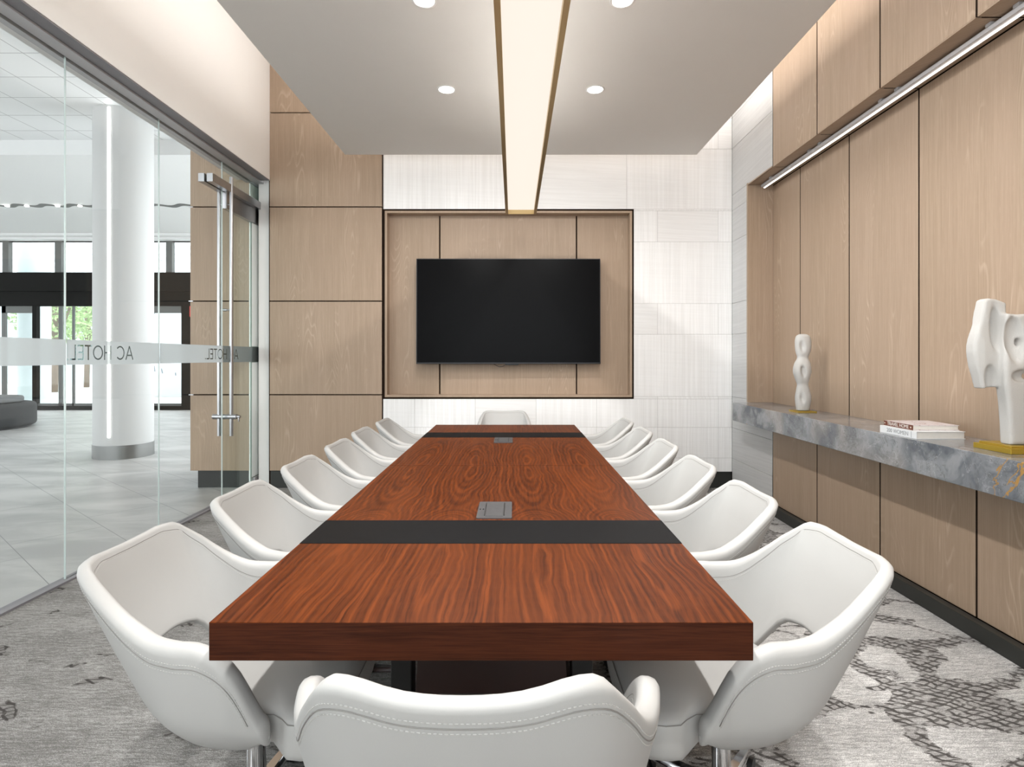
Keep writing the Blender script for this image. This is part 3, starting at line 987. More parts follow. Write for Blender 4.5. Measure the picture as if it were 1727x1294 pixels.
def shell_n(s, z):
    e = 0.004
    a, b_ = shell_pt(max(-0.73, s - e), z), shell_pt(min(0.73, s + e), z)
    if abs(s) < e: a, b_ = Vector((-1, 0, 0)), Vector((1, 0, 0))
    t = b_ - a
    up = shell_pt(s, z + 0.01) - shell_pt(s, z - 0.01)
    n = up.cross(t); n.normalize()
    c = Vector((0, 0.0, z)) - shell_pt(s, z)
    if n.y * c.y + n.x * c.x < 0: n = -n
    return n      # points inwards

def build_chair():
    root = empty('tub_chair')
    ss = sorted({round(v, 4) for v in np.concatenate([np.linspace(-0.73, 0.73, 59)])})
    bm = bmesh.new()
    loops = []
    nz, na = 12, 6
    for s in ss:
        a = abs(s)
        zt = float(hermite(S_, ZTc, [a])[0]); zb = float(hermite(S_, ZBc, [a])[0])
        r = THK / 2
        z0, z1 = zb + r * 0.8, zt - r
        outer = []; inner = []
        for k in range(nz + 1):
            z = z0 + (z1 - z0) * k / nz
            p = shell_pt(s, z); n = shell_n(s, z)
            thin = (0.8 + 0.2 * k / nz) * (0.55 + 0.45 * min(1.0, (a / 0.34)**2))
            outer.append(p); inner.append(p + n * THK * thin)
        def arc(pa, pb, up):
            c = (pa + pb) / 2; h = (pb - pa) / 2; R = h.length
            out = []
            for k in range(1, na):
                th = PI * k / na
                cc_, sc_ = math.cos(th), math.sin(th)
                pw_ = 0.85
                out.append(c - h * (math.copysign(abs(cc_)**pw_, cc_)) + up * R * sc_**pw_)
            return out
        upv = (outer[-1] - outer[-2]).normalized()
        dnv = (outer[0] - outer[1]).normalized()
        loops.append(outer + arc(outer[-1], inner[-1], upv) + inner[::-1] + arc(inner[0], outer[0], dnv))
    # rounded front caps
    def cap(loop, prev):
        c = sum(loop, Vector()) / len(loop)
        d = sum((p - q for p, q in zip(loop, prev)), Vector()).normalized()
        res = []
        for k in range(1, 5):
            th = PI / 2 * k / 4
            sc = math.cos(th)
            res.append([c0 + d * 0.022 * math.sin(th) for c0 in [((p - c).cross(Vector((0, 0, 1))) * 0 + (c + Vector(((p - c).x * sc, (p - c).y * sc, (p - c).z * (0.55 + 0.45 * sc) if k < 4 else (p - c).z * 0.5)))) for p in loop]])
        return res
    c_end = cap(loops[-1], loops[-2]); c_start = cap(loops[0], loops[1])
    all_l = c_start[::-1] + loops + c_end
    vl = [[bm.verts.new(p) for p in L] for L in all_l]
    n = len(vl[0])
    for a, b_ in zip(vl[:-1], vl[1:]):
        for k in range(n): bm.faces.new((a[k], a[(k + 1) % n], b_[(k + 1) % n], b_[k]))
    bm.faces.new(vl[0][::-1]); bm.faces.new(vl[-1])
    bmesh.ops.remove_doubles(bm, verts=bm.verts[:], dist=0.0004)
    sh_ = finish('shell', bm, M['leather'], root, True)
    # seams and stitching that follow the padded rim
    stc = None
    def line(side, off, lim=0.70):
        pts = []
        for s in np.linspace(-lim, lim, 120):
            a = abs(s)
            zt = float(hermite(S_, ZTc, [a])[0]); zb = float(hermite(S_, ZBc, [a])[0])
            o_ = off if side < 0 else off * (0.35 + 0.65 * min(1.0, max(0.0, (a - 0.12) / 0.15)))
            z = max(zt - THK / 2 - o_, zb + 0.02)
            p = shell_pt(s, z); nn = shell_n(s, z)
            kk = (z - zb) / max(0.01, zt - zb)
            if side > 0: p = p + nn * (THK * (0.8 + 0.2 * kk) * (0.55 + 0.45 * min(1.0, (a / 0.34)**2)) + 0.0003)
            else: p = p - nn * 0.0003
            pts.append(p)
        return pts
    def dashes(pts, pitch=0.0075, ln=0.0045, r=0.0010):
        L = [0.0]
        for a, b_ in zip(pts[:-1], pts[1:]): L.append(L[-1] + (b_ - a).length)
        L = np.array(L); P = np.array([tuple(p) for p in pts])
        bmd = bmesh.new(); d = 0.0
        while d + ln < L[-1]:
            a = Vector([np.interp(d, L, P[:, j]) for j in range(3)])
            b_ = Vector([np.interp(d + ln, L, P[:, j]) for j in range(3)])
            tube(bmd, [a, b_], r, 4)
            d += pitch
        finish('stitching', bmd, M['stitch'], root)
    sm = bmesh.new(); tube(sm, line(-1, 0.024), 0.0012, 5); finish('seam', sm, M['seam'], root, True)
    dashes(line(-1, 0.014)); dashes(line(-1, 0.034))
    sm = bmesh.new(); tube(sm, line(1, 0.022, 0.62), 0.0010, 5); finish('seam', sm, M['seam'], root, True)
    dashes(line(1, 0.032, 0.62))
    # seat cushion, T shaped in front of the arms
    half = [(0.0, -0.115), (0.10, -0.110), (0.155, -0.085), (0.185, -0.03), (0.198, 0.03), (0.203, 0.10), (0.207, 0.185), (0.228, 0.215), (0.248, 0.235), (0.252, 0.27), (0.245, 0.31), (0.215, 0.335), (0.12, 0.345), (0.0, 0.347)]
    outline = half + [(-x, y) for x, y in half[-2:0:-1]]
    bm = bmesh.new()
    cc = Vector((0, 0.09))
    prof = [(0.055, 0.358), (0.035, 0.362), (0.015, 0.375), (0.0, 0.405), (0.0, 0.425), (0.005, 0.445), (0.018, 0.458), (0.05, 0.464), (0.10, 0.467), (0.16, 0.468)]
    rings = []
    for ins, z in prof:
        ring = []
        for x, y in outline:
            v = Vector((x, y)) - cc; L = v.length
            ins_ = ins * (0.35 if (y > 0.2 and z < 0.4) else 1.0)
            v = v * max(0.05, (L - ins_) / L)
            ring.append(bm.verts.new((cc.x + v.x, cc.y + v.y, z)))
        rings.append(ring)
    n = len(outline)
    for a, b_ in zip(rings[:-1], rings[1:]):
        for k in range(n): bm.faces.new((a[k], a[(k + 1) % n], b_[(k + 1) % n], b_[k]))
    bm.faces.new(rings[0][::-1]); bm.faces.new(rings[-1])
    seat = finish('seat', bm, M['leather'], root, True, 60)
    bm = bmesh.new()
    ring = [(cc.x + (x - cc.x) * 0.985, cc.y + (y - cc.y) * 0.985, 0.447) for x, y in outline]
    tube(bm, ring, 0.0013, 4, closed=True)
    finish('seat_piping', bm, M['seam'], seat, True)
    # underside plate, gas column, star base with castors
    bm = bmesh.new()
    prism(bm, rrect(0.24, 0.24, 0.04, 4, 0, 0.07), 0.335, 0.36)
    cyl(bm, (0, 0.05, 0.29), (0, 0.05, 0.336), 0.05, 0.07)
    finish('seat_plate', bm, M['black'], root)
    bm = bmesh.new()
    cyl(bm, (0, 0.05, 0.10), (0, 0.05, 0.30), 0.025)
    cyl(bm, (0, 0.05, 0.075), (0, 0.05, 0.13), 0.036, 0.030)
    finish('gas_column', bm, M['chrome'], root, True, 40)
    for k in range(5):
        a = math.radians(90 + 72 * k + 18)
        c_, s_ = math.cos(a), math.sin(a)
        bm = bmesh.new()
        L = 0.27
        prev = None
        for r, w, zt, zb in ((0.0, 0.026, 0.122, 0.082), (0.05, 0.024, 0.120, 0.084), (0.16, 0.019, 0.100, 0.076), (L, 0.014, 0.078, 0.064), (L + 0.014, 0.008, 0.074, 0.067)):
            ring = []
            for ww, zz in ((-w, zb), (w, zb), (w, (zt + zb) / 2), (w * 0.6, zt), (-w * 0.6, zt), (-w, (zt + zb) / 2)):
                ring.append(bm.verts.new((r * c_ - ww * s_, 0.05 + r * s_ + ww * c_, zz)))
            if prev:
                for j in range(6): bm.faces.new((prev[j], prev[(j + 1) % 6], ring[(j + 1) % 6], ring[j]))
            else: bm.faces.new(ring[::-1])
            prev = ring
        bm.faces.new(prev)
        lg = finish('leg', bm, M['chrome'], root, True, 35)
        bm = bmesh.new()
        px_, py_ = L * c_, 0.05 + L * s_
        for q in (-1, 1):
            cyl(bm, (px_ + q * 0.006 * -s_, py_ + q * 0.006 * c_, 0.026), (px_ + q * 0.022 * -s_, py_ + q * 0.022 * c_, 0.026), 0.026, seg=18)
        cyl(bm, (px_, py_, 0.03), (px_, py_, 0.068), 0.007, seg=10)
        box(bm, px_ - 0.012, px_ + 0.012, py_ - 0.012, py_ + 0.012, 0.032, 0.052, bev=0.004)
        finish('castor', bm, M['black'], lg, True, 40)
    return root

proto = build_chair()
# the chair at the near end is raised and its arms splay wider
_save = (TXc, TYc, ZTc, BXc, ZBc)
TXc = [0, 0.086, 0.163, 0.207, 0.243, 0.280, 0.320, 0.364, 0.384, 0.386, 0.378]
TYc = [-0.348, -0.343, -0.326, -0.304, -0.270, -0.224, -0.155, -0.060, 0.030, 0.100, 0.165]
ZTc = [0.858, 0.862, 0.874, 0.854, 0.800, 0.735, 0.684, 0.662, 0.658, 0.605, 0.500]
BXc = [x * 1.17 for x in BXc]
ZBc = [z + 0.03 for z in ZBc]
near_chair = build_chair()
TXc, TYc, ZTc, BXc, ZBc = _save
GRP = 'ivory conference chairs around the table'
ordinal = ['nearest', 'second', 'third', 'fourth', 'fifth', 'farthest']
Yc = [1.376, 1.976, 2.574, 3.172, 3.765, 4.36]
LX = [-0.756, -0.756, -0.756, -0.756, -0.775, -0.758]
first = True
for side in (-1, 1):
    for i, y in enumerate(Yc):
        c = proto if first else copy_tree(proto)
        first = False
        x = LX[i] if side < 0 else (2 * CX + 0.756)
        c.location = (x, y + 0.18, 0)
        c.rotation_euler = (0, 0, -PI / 2 if side < 0 else PI / 2)
        where = 'on the glass partition side' if side < 0 else 'on the marble shelf side'
        if i == 0: lab = 'ivory leather tub chair nearest the camera %s' % where
        elif i == 5: lab = 'ivory leather tub chair farthest from the camera %s' % where
        else: lab = 'ivory leather tub chair, %s from the near end %s' % (ordinal[i], where)
        tag(c, lab, 'chair', GRP)
c = near_chair
c.location = (CX + 0.000, 1.088, 0.0)
tag(c, 'ivory leather tub chair at the near end of the table, seen from behind', 'chair', GRP)
c = copy_tree(proto)
c.location = (-0.085, 5.04, 0.0); c.rotation_euler = (0, 0, PI)
tag(c, 'ivory leather tub chair at the far end of the table below the television', 'chair', GRP)

# ------------------------------------------------------------------ sculptures (distance fields meshed with surface nets)
def surface_net(fn, lo, hi, h):
    ax = [np.arange(lo[i], hi[i] + h, h) for i in range(3)]
    X, Y, Z = np.meshgrid(*ax, indexing='ij')
    D = fn(X, Y, Z)
    nx, ny, nz = D.shape
    acc = np.zeros((nx - 1, ny - 1, nz - 1, 3)); cnt = np.zeros((nx - 1, ny - 1, nz - 1))
    def corner(o): return D[o[0]:nx - 1 + o[0], o[1]:ny - 1 + o[1], o[2]:nz - 1 + o[2]]
    cs = [(i, j, k) for i in (0, 1) for j in (0, 1) for k in (0, 1)]
    for a in cs:
        for ax_ in range(3):
            if a[ax_] == 0:
                b_ = list(a); b_[ax_] = 1
                da, db = corner(a), corner(b_)
                m = (da < 0) != (db < 0)
                t = np.where(m, da / np.where(m, da - db, 1), 0)
                for j in range(3):
                    acc[..., j] += np.where(m, a[j] + (t if j == ax_ else 0), 0)
                cnt += m
    idx = -np.ones(cnt.shape, int)
    cells = np.argwhere(cnt > 0)
    idx[tuple(cells.T)] = np.arange(len(cells))
    vs_ = (cells + acc[tuple(cells.T)] / cnt[tuple(cells.T)][:, None]) * h + np.array(lo)
    faces = []
    for a in range(3):
        u, v = (a + 1) % 3, (a + 2) % 3
        sl0 = [slice(None)] * 3; sl1 = [slice(None)] * 3
        sl0[a] = slice(0, -1); sl1[a] = slice(1, None)
        d0, d1 = D[tuple(sl0)], D[tuple(sl1)]
        for p in np.argwhere((d0 < 0) != (d1 < 0)):
            if p[u] < 1 or p[v] < 1 or p[u] >= D.shape[u] - 1 or p[v] >= D.shape[v] - 1: continue
            q = []
            for du, dv in ((0, 0), (-1, 0), (-1, -1), (0, -1)):
                c_ = p.copy(); c_[u] += du; c_[v] += dv
                q.append(idx[tuple(c_)])
            if D[tuple(p)] >= 0: q = q[::-1]
            faces.append(q)
    bm = bmesh.new()
    bv = [bm.verts.new(v) for v in vs_]
    for f in faces:
        try: bm.faces.new([bv[i] for i in f])
        except ValueError: pass
    for _ in range(2):
        bmesh.ops.smooth_vert(bm, verts=bm.verts[:], factor=0.5, use_axis_x=True, use_axis_y=True, use_axis_z=True)
    return bm

def ell(X, Y, Z, c, r, rot=0.0):
    x, y, z = X - c[0], Y - c[1], Z - c[2]
    if rot:
        cr, sr = math.cos(rot), math.sin(rot)
        x, z = x * cr + z * sr, -x * sr + z * cr
    k = np.sqrt((x / r[0])**2 + (y / r[1])**2 + (z / r[2])**2)
    return (k - 1) * min(r)
def rbox(X, Y, Z, c, r, rad, rot=0.0):
    x, y, z = X - c[0], Y - c[1], Z - c[2]
    if rot:
        cr, sr = math.cos(rot), math.sin(rot)
        x, z = x * cr + z * sr, -x * sr + z * cr
    qx, qy, qz = abs(x) - r[0] + rad, abs(y) - r[1] + rad, abs(z) - r[2] + rad
    return np.sqrt(np.maximum(qx, 0)**2 + np.maximum(qy, 0)**2 + np.maximum(qz, 0)**2) + np.minimum(np.maximum(qx, np.maximum(qy, qz)), 0) - rad
def smin(a, b_, k):
    h = np.clip(0.5 + 0.5 * (b_ - a) / k, 0, 1)
    return b_ * (1 - h) + a * h - k * h * (1 - h)
def smax(a, b_, k): return -smin(-a, -b_, k)
def cap2(X, Y, Z, a, b_, ra, rb, ydep=1.0):
    """tapered capsule in the xz plane, squashed along y"""
    ax_, az = a; bx, bz = b_
    dx, dz = bx - ax_, bz - az
    t = np.clip(((X - ax_) * dx + (Z - az) * dz) / (dx * dx + dz * dz), 0, 1)
    return np.sqrt((X - ax_ - dx * t)**2 + (Z - az - dz * t)**2 + (Y / ydep)**2) - (ra + (rb - ra) * t)

# tall carved piece
def poly2(X, Z, pts):
    """signed distance to a closed outline given in picture-like units, converted to metres"""
    P = [((a - 436) * 6.32e-4, (1110 - b_) * 6.32e-4) for a, b_ in pts]
    d = np.full(X.shape, 1e9); sg = np.ones(X.shape)
    n = len(P)
    for i in range(n):
        ax_, az = P[i]; bx, bz = P[i - 1]
        ex, ez = bx - ax_, bz - az
        wx, wz = X - ax_, Z - az
        t = np.clip((wx * ex + wz * ez) / (ex * ex + ez * ez), 0, 1)
        d = np.minimum(d, (wx - ex * t)**2 + (wz - ez * t)**2)
        c1 = Z >= az; c2 = Z < bz; c3 = ex * wz > ez * wx
        sg = np.where((c1 & c2 & c3) | (~c1 & ~c2 & ~c3), -sg, sg)
    return sg * np.sqrt(d)
def slab2(d2, Y, half, rad):
    qx = d2 + rad; qy = abs(Y) - half + rad
    return np.sqrt(np.maximum(qx, 0)**2 + np.maximum(qy, 0)**2) + np.minimum(np.maximum(qx, qy), 0) - rad
def sx(a): return (a - 436) * 6.32e-4
def sz(b_): return (1110 - b_) * 6.32e-4
def f_large(X, Y, Z):
    X2 = X[:, :1, :]; Z2 = Z[:, :1, :]
    wing = poly2(X2, Z2, [(254, 98), (280, 86), (335, 94), (398, 120), (400, 330), (400, 560), (346, 712), (240, 724), (224, 640), (206, 560), (196, 470), (196, 410), (206, 340), (226, 268), (238, 180)])
    yw = Y - 0.020 - 0.35 * np.maximum(0, sx(250) - X) + 0.06 * (X - sx(300))
    w = slab2(wing, yw, 0.030, 0.012)
    body = poly2(X2, Z2, [(358, 196), (440, 204), (520, 198), (640, 206), (668, 300), (664, 430), (640, 520), (598, 610), (545, 700), (524, 800), (508, 950), (494, 1112), (384, 1112), (376, 950), (366, 820), (350, 690), (346, 560), (352, 420), (356, 300)])
    b_ = slab2(body, Y + 0.012 - 0.10 * np.maximum(0, X - 0.03), 0.034, 0.016)
    d = smin(w, b_, 0.010)
    f = -0.046
    # long U groove and the arched hollow of the wing
    d = smax(d, -ell(X, Y, Z, (sx(324), -0.014, sz(300)), (0.023, 0.040, 0.098), 0.05), 0.010)
    d = smax(d, -ell(X, Y, Z, (sx(296), -0.018, sz(655)), (0.028, 0.040, 0.066), 0.08), 0.008)
    d = smax(d, -ell(X, Y, Z, (sx(250), -0.040, sz(300)), (0.030, 0.034, 0.110), 0.25), 0.012)
    # bowl of the body with the small eye hole
    d = smax(d, -ell(X, Y, Z, (sx(412), f - 0.006, sz(380)), (0.042, 0.044, 0.105), 0.10), 0.008)
    d = smax(d, -ell(X, Y, Z, (sx(464), 0.0, sz(396)), (0.009, 0.08, 0.018)), 0.006)
    # lower dish leading into the second hole
    d = smax(d, -ell(X, Y, Z, (sx(465), f + 0.002, sz(632)), (0.046, 0.030, 0.027)), 0.008)
    d = smax(d, -ell(X, Y, Z, (sx(532), 0.0, sz(634)), (0.020, 0.09, 0.025)), 0.008)
    d = smax(d, -ell(X, Y, Z, (sx(600), f, sz(360)), (0.028, 0.035, 0.070), -0.2), 0.012)
    # hollows at the back
    d = smax(d, -ell(X, Y, Z, (0.06, 0.045, 0.47), (0.06, 0.03, 0.10), 0.2), 0.014)
    d = smax(d, -ell(X, Y, Z, (-0.11, 0.072, 0.42), (0.03, 0.03, 0.13), 0.1), 0.014)
    return d

scl = empty('abstract_sculpture', (2.235, 2.53, 0.883))
tag(scl, 'tall white carved abstract sculpture with holes on a stepped gold base on the shelf', 'sculpture')
bm = surface_net(f_large, (-0.19, -0.075, -0.012), (0.165, 0.085, 0.665), 0.0048)
big = finish('carved_figure', bm, M['plaster'], scl, True)
big.location = (-0.025, -0.01, 0.0335)
bm = bmesh.new()
box(bm, -0.10, 0.10, -0.10, 0.10, 0.0, 0.024, bev=0.0015)
box(bm, -0.085, 0.085, -0.085, 0.085, 0.024, 0.033, bev=0.001)
finish('gold_base', bm, M['gold'], scl)

def f_small(X, Y, Z):
    zz = [-0.01, 0.0, 0.03, 0.10, 0.16, 0.20, 0.235, 0.30, 0.36, 0.405, 0.44, 0.50, 0.55, 0.575, 0.590]
    rr = [0.045, 0.045, 0.050, 0.057, 0.047, 0.040, 0.050, 0.0645, 0.056, 0.039, 0.050, 0.0575, 0.053, 0.040, 0.010]
    R = np.interp(Z, np.linspace(-0.01, 0.59, 121), hermite(zz, rr, np.linspace(-0.01, 0.59, 121)))
    xs_ = X - 0.004 * np.sin(Z * 16)
    d = np.sqrt(np.abs(xs_)**2.4 + np.abs(Y / 0.80)**2.4 + 1e-9) ** (2 / 2.4) 
    d = (np.abs(xs_)**2.4 + np.abs(Y / 0.80)**2.4 + 1e-12) ** (1 / 2.4) - R
    d = np.maximum(d * 0.8, np.maximum(Z - 0.584, -Z))
    for zc, a in ((0.49, -0.022), (0.30, -0.016), (0.10, -0.022)):
        d = smax(d, -ell(X, Y, Z, (a, -0.046, zc), (0.016, 0.022, 0.042), 0.15), 0.014)
        d = smax(d, -ell(X, Y, Z, (-a, 0.046, zc), (0.016, 0.020, 0.040), 0.15), 0.014)
    return d
sc2 = empty('abstract_sculpture', (2.216, 4.34, 0.883))
tag(sc2, 'small white three lobed sculpture on a thin gold plate on the shelf', 'sculpture')
bm = surface_net(f_small, (-0.09, -0.07, -0.02), (0.09, 0.07, 0.62), 0.005)
s2 = finish('carved_figure', bm, M['plaster'], sc2, True)
s2.location = (0, 0, 0.012)
B('gold_plate', M['gold'], sc2, (-0.072, 0.072, -0.070, 0.070, 0.0, 0.009), bev=0.001)

# ------------------------------------------------------------------ books
def book(name, loc, L, W, H, spine_mat, cover_mat, lab, body, size, ink, rz=0.0):
    t = empty(name, loc, rz)
    tag(t, lab, 'book', 'books stacked on the shelf')
    c = 0.0025
    bm = bmesh.new()
    box(bm, -W / 2, W / 2, -L / 2, L / 2, 0, c, bev=0.0006, seg=1)
    box(bm, -W / 2, W / 2, -L / 2, L / 2, H - c, H, bev=0.0006, seg=1)
    finish('cover', bm, cover_mat, t)
    bm = bmesh.new()
    box(bm, -W / 2 - 0.0015, -W / 2 + 0.0015, -L / 2, L / 2, 0, H, bev=0.0007, seg=1)
    sp = finish('spine', bm, spine_mat, t)
    B('pages', M['paper'], t, (-W / 2 + 0.0018, W / 2 - 0.004, -L / 2 + 0.004, L / 2 - 0.004, c + 0.0002, H - c - 0.0002))
    R = Matrix.Translation((-W / 2 - 0.002, 0, H / 2)) @ Matrix(((0, 0, -1, 0), (-1, 0, 0, 0), (0, 1, 0, 0), (0, 0, 0, 1)))
    bm = text_bm(body, size, None, R, 0.0004)
    return t, sp, finish('spine_lettering', bm, ink, sp)
t, sp, l = book('book', (2.180, 3.03, 0.883), 0.287, 0.250, 0.038, M['cover_white'], M['cover_white'],
     'white hardback book at the bottom of the two book stack on the shelf', '200 WOMEN', 0.030, M['ink_grey'])
B('spine_label', M['ink_grey'], sp, (-0.1275, -0.1267, -0.108, -0.106, 0.003, 0.035))
t, sp, l = book('book', (2.195, 3.055, 0.9215), 0.235, 0.238, 0.026, M['cover_brown'], M['cover_pink'],
     'brown spined book with a pink sketched cover lying on top of the white book', 'TRAVEL HOME', 0.0265, M['ink_light'], math.radians(-1.0))
bm = bmesh.new()
cyl(bm, (-0.1215, -0.103, 0.013), (-0.1204, -0.103, 0.013), 0.004, seg=14)
cyl(bm, (-0.1215, 0.108, 0.013), (-0.1204, 0.108, 0.013), 0.003, seg=14)
finish('spine_dot', bm, M['ink_light'], sp)

# ------------------------------------------------------------------ lobby beyond the glass
LW0, LW1 = -3.213, -2.613
bm = bmesh.new()
zs = [0.17, 0.929, 1.859, 2.794, 3.73, 4.40]
panels(bm, [(LW0, LW1 - 0.004, zs[i], zs[i + 1]) for i in range(5)], ('y', YB, 1), 0.03, gap=0.0055)
panels(bm, [(YB + 0.031, 7.0, zs[i], zs[i + 1]) for i in range(5)], ('x', LW0, 1), 0.02, gap=0.0055)
pw = struct(finish('wall_lobby_pier', bm, M['oak']))
B('core', M['dark'], pw, (LW0 + 0.022, LW1 - 0.012, YB + 0.028, 7.0, 0.17, 4.4))
B('return_face', M['returnface'], pw, (XG - 0.020, XG - 0.0068, YB + 0.001, 5.84, 0.0, 3.03))
B('lit_edge_panel', M['returnface'], door, (XG + 0.0064, XG + 0.0074, 5.625, 5.835, 0.11, 1.25), (XG + 0.0064, XG + 0.0074, 5.625, 5.835, 1.41, 2.64))  # opaque panels added before the glass, their pale colour painting its backlit look
B('reveal_channel', M['steel'], pw, *[(LW0 - 0.012, LW0 + 0.03, YB + 0.001, YB + 0.006, z - 0.004, z + 0.004) for z in zs[1:4]])
struct(B('baseboard_lobby', M['base'], None, (LW0 + 0.06, LW1 - 0.014, YB + 0.04, 7.0, 0.0, 0.169)))

# ceiling grid near the column (painted panels with fine joints), then a lower plain ceiling
def mat_grid():
    m, nt, b = new_mat('ceiling_panels')
    x, y, z = coords(nt)
    P = 0.51
    jx = ((x + 2.606) / P).f('FRACT').f('SUBTRACT', 0.5).f('ABSOLUTE').ramp(0.488, 0.493)
    jy = ((y - 5.95) / P).f('FRACT').f('SUBTRACT', 0.5).f('ABSOLUTE').ramp(0.488, 0.493)
    nt.links.new(mixc(nt, jx.f('MAXIMUM', jy), (0.80, 0.81, 0.81), (0.33, 0.33, 0.33)), b.inputs['Base Color'])
    b.inputs['Roughness'].default_value = 0.45
    return m
struct(B('ceiling_lobby', mat_grid(), None, (-22.0, XG - 0.14, -6.0, 8.37, 4.50, 4.60)))
struct(B('ceiling_lobby_soffit', M['lobbywhite'], None, (-22.0, -2.9, 8.37, 14.1, 4.28, 4.38), (-22.0, -2.9, 8.33, 8.37, 4.28, 4.5)))
struct(B('ceiling_lobby_cornice', M['lobbywhite'], None, (-22.0, -2.9, 13.55, 14.0, 4.22, 4.28), (-22.0, -2.9, 13.75, 14.0, 4.17, 4.22)))
# wavy track slot with small spots
bm = bmesh.new()
pts = []
for k in range(61):
    x = -10.6 + 4.6 * k / 60
    pts.append((x, 11.1 + 0.07 * math.sin(k * 0.9)))
lo = [bm.verts.new((x, y - 0.07, 4.272)) for x, y in pts]; hi = [bm.verts.new((x, y + 0.07, 4.272)) for x, y in pts]
lo2 = [bm.verts.new((x, y - 0.07, 4.279)) for x, y in pts]; hi2 = [bm.verts.new((x, y + 0.07, 4.279)) for x, y in pts]
for i in range(60):
    bm.faces.new((lo[i], lo[i + 1], hi[i + 1], hi[i]))
    bm.faces.new((lo[i], lo2[i], lo2[i + 1], lo[i + 1])); bm.faces.new((hi[i], hi[i + 1], hi2[i + 1], hi2[i]))
trk = finish('track_light', bm, M['midmetal'])
tag(trk, 'dark wavy ceiling track with small bright spots in the lobby', 'light')
bm = bmesh.new()
for px in (10, 43, 95, 133, 180):
    x = (px - 866) / 955 * 11.05
    cyl(bm, (x, 11.08, 4.255), (x, 11.08, 4.273), 0.035, seg=14)
finish('spot', bm, M['tracklens'], trk)

# column
cl_ = empty('column', (-5.16, 7.50, 0.0)); 
tag(cl_, 'round white lobby column with a vertical light strip and steel base band', 'column')
R_ = 0.338
bm = bmesh.new()
cyl(bm, (0, 0, 0.17), (0, 0, 4.50), R_, seg=64)
finish('shaft', bm, M['colwhite'], cl_, True, 40)
bm = bmesh.new()
cyl(bm, (0, 0, 0.0), (0, 0, 0.175), R_ + 0.006, seg=64)
finish('base_band', bm, M['darksteel'], cl_, True, 40)
# the strip faces the conference room, slightly left of centre
dirc = Vector((5.06, -7.50)).normalized()
side = Vector((dirc.y, -dirc.x))
off = -0.47
dv = (dirc * math.cos(off) - side * math.sin(off))
dv.normalize()
bm = bmesh.new()
c0 = Vector((dv.x, dv.y, 0)) * (R_ + 0.002)
nv = Vector((-dv.y, dv.x, 0))
for s0, s1, z0, z1 in ((-0.013, 0.013, 0.285, 4.47),):
    p = [c0 + nv * s0, c0 + nv * s1]
    q = [v_ + Vector((dv.x, dv.y, 0)) * 0.006 for v_ in p]
    A = [bm.verts.new((v_.x, v_.y, z)) for z in (z0, z1) for v_ in (p[0], p[1], q[1], q[0])]
    for f in ((0, 1, 2, 3), (4, 7, 6, 5), (0, 4, 5, 1), (1, 5, 6, 2), (2, 6, 7, 3), (3, 7, 4, 0)): bm.faces.new([A[i] for i in f])
finish('light_strip', bm, M['colled'], cl_)

# ottoman
ot = empty('ottoman', (-9.92, 10.35, 0))
tag(ot, 'round charcoal two tier ottoman on the lobby floor at the left edge', 'ottoman')
def disc(r, z0, z1, rad, mat, name):
    bm = bmesh.new(); n = 56
    prof = [(0.001, z0), (r - rad, z0)]
    for k in range(1, 5): a = PI / 2 * k / 4; prof.append((r - rad + rad * math.sin(a), z0 + rad - rad * math.cos(a)))
    for k in range(0, 5): a = PI / 2 * k / 4; prof.append((r - rad + rad * math.cos(a), z1 - rad + rad * math.sin(a)))
    prof.append((0.001, z1))
    rings = [[bm.verts.new((p * math.cos(2 * PI * k / n), p * math.sin(2 * PI * k / n), z)) for k in range(n)] for p, z in prof]
    for a, b_ in zip(rings[:-1], rings[1:]):
        for k in range(n): bm.faces.new((a[k], a[(k + 1) % n], b_[(k + 1) % n], b_[k]))
    return finish(name, bm, mat, ot, True, 50)
disc(0.93, 0.03, 0.46, 0.07, M['fabric'], 'seat_ring')
disc(0.74, 0.465, 0.575, 0.04, M['fabrictop'], 'back_cushion')
disc(0.85, 0.0, 0.03, 0.01, M['black'], 'plinth')

# ------------------------------------------------------------------ shopfront
YS = 14.0
def PX(px, Y=YS): return (px - 866) / 955 * Y
sf = empty('wall_shopfront', (0, 0, 0)); sf['kind'] = 'structure'
XA, XB = -22.0, -2.9
B('header', M['darkmetal'], sf, (XA, XB, YS - 0.10, YS + 0.12, 2.93, 3.39))
B('lower_header', M['darkmetal'], sf, (XA, XB, YS - 0.02, YS + 0.10, 2.57, 2.93))
B('top_rail', M['darkmetal'], sf, (XA, XB, YS - 0.04, YS + 0.08, 4.16, 4.28))
B('sill', M['darkmetal'], sf, (XA, XB, YS - 0.03, YS + 0.08, 0.0, 0.10))
for px0, px1 in ((7, 17), (95, 106), (190, 200), (282, 292), (-85, -75)):
    B('transom_mullion', M['midmetal'], sf, (PX(px0), PX(px1), YS - 0.05, YS + 0.07, 3.39, 4.16))
for px0, px1 in ((56, 63), (307, 323)):
    B('mullion', M['darkmetal'], sf, (PX(px0), PX(px1), YS - 0.03, YS + 0.08, 0.1, 2.57))
for px0, px1 in ((-30, -24), (2, 9), (98, 104), (121, 124), (186, 192), (252, 255)):
    B('door_stile', M['midmetal'], sf, (PX(px0), PX(px1), YS + 0.01, YS + 0.06, 0.1, 2.57))
B('door_rail', M['midmetal'], sf, (PX(2), PX(56), YS + 0.01, YS + 0.06, 2.40, 2.57), (PX(63), PX(307), YS + 0.01, YS + 0.06, 0.10, 0.16), (PX(200), PX(304), YS + 0.01, YS + 0.06, 2.40, 2.57))
B('glazing', M['glass'], sf, (XA, XB, YS + 0.03, YS + 0.04, 0.1, 2.57), (XA, XB, YS + 0.02, YS + 0.03, 3.39, 4.16))
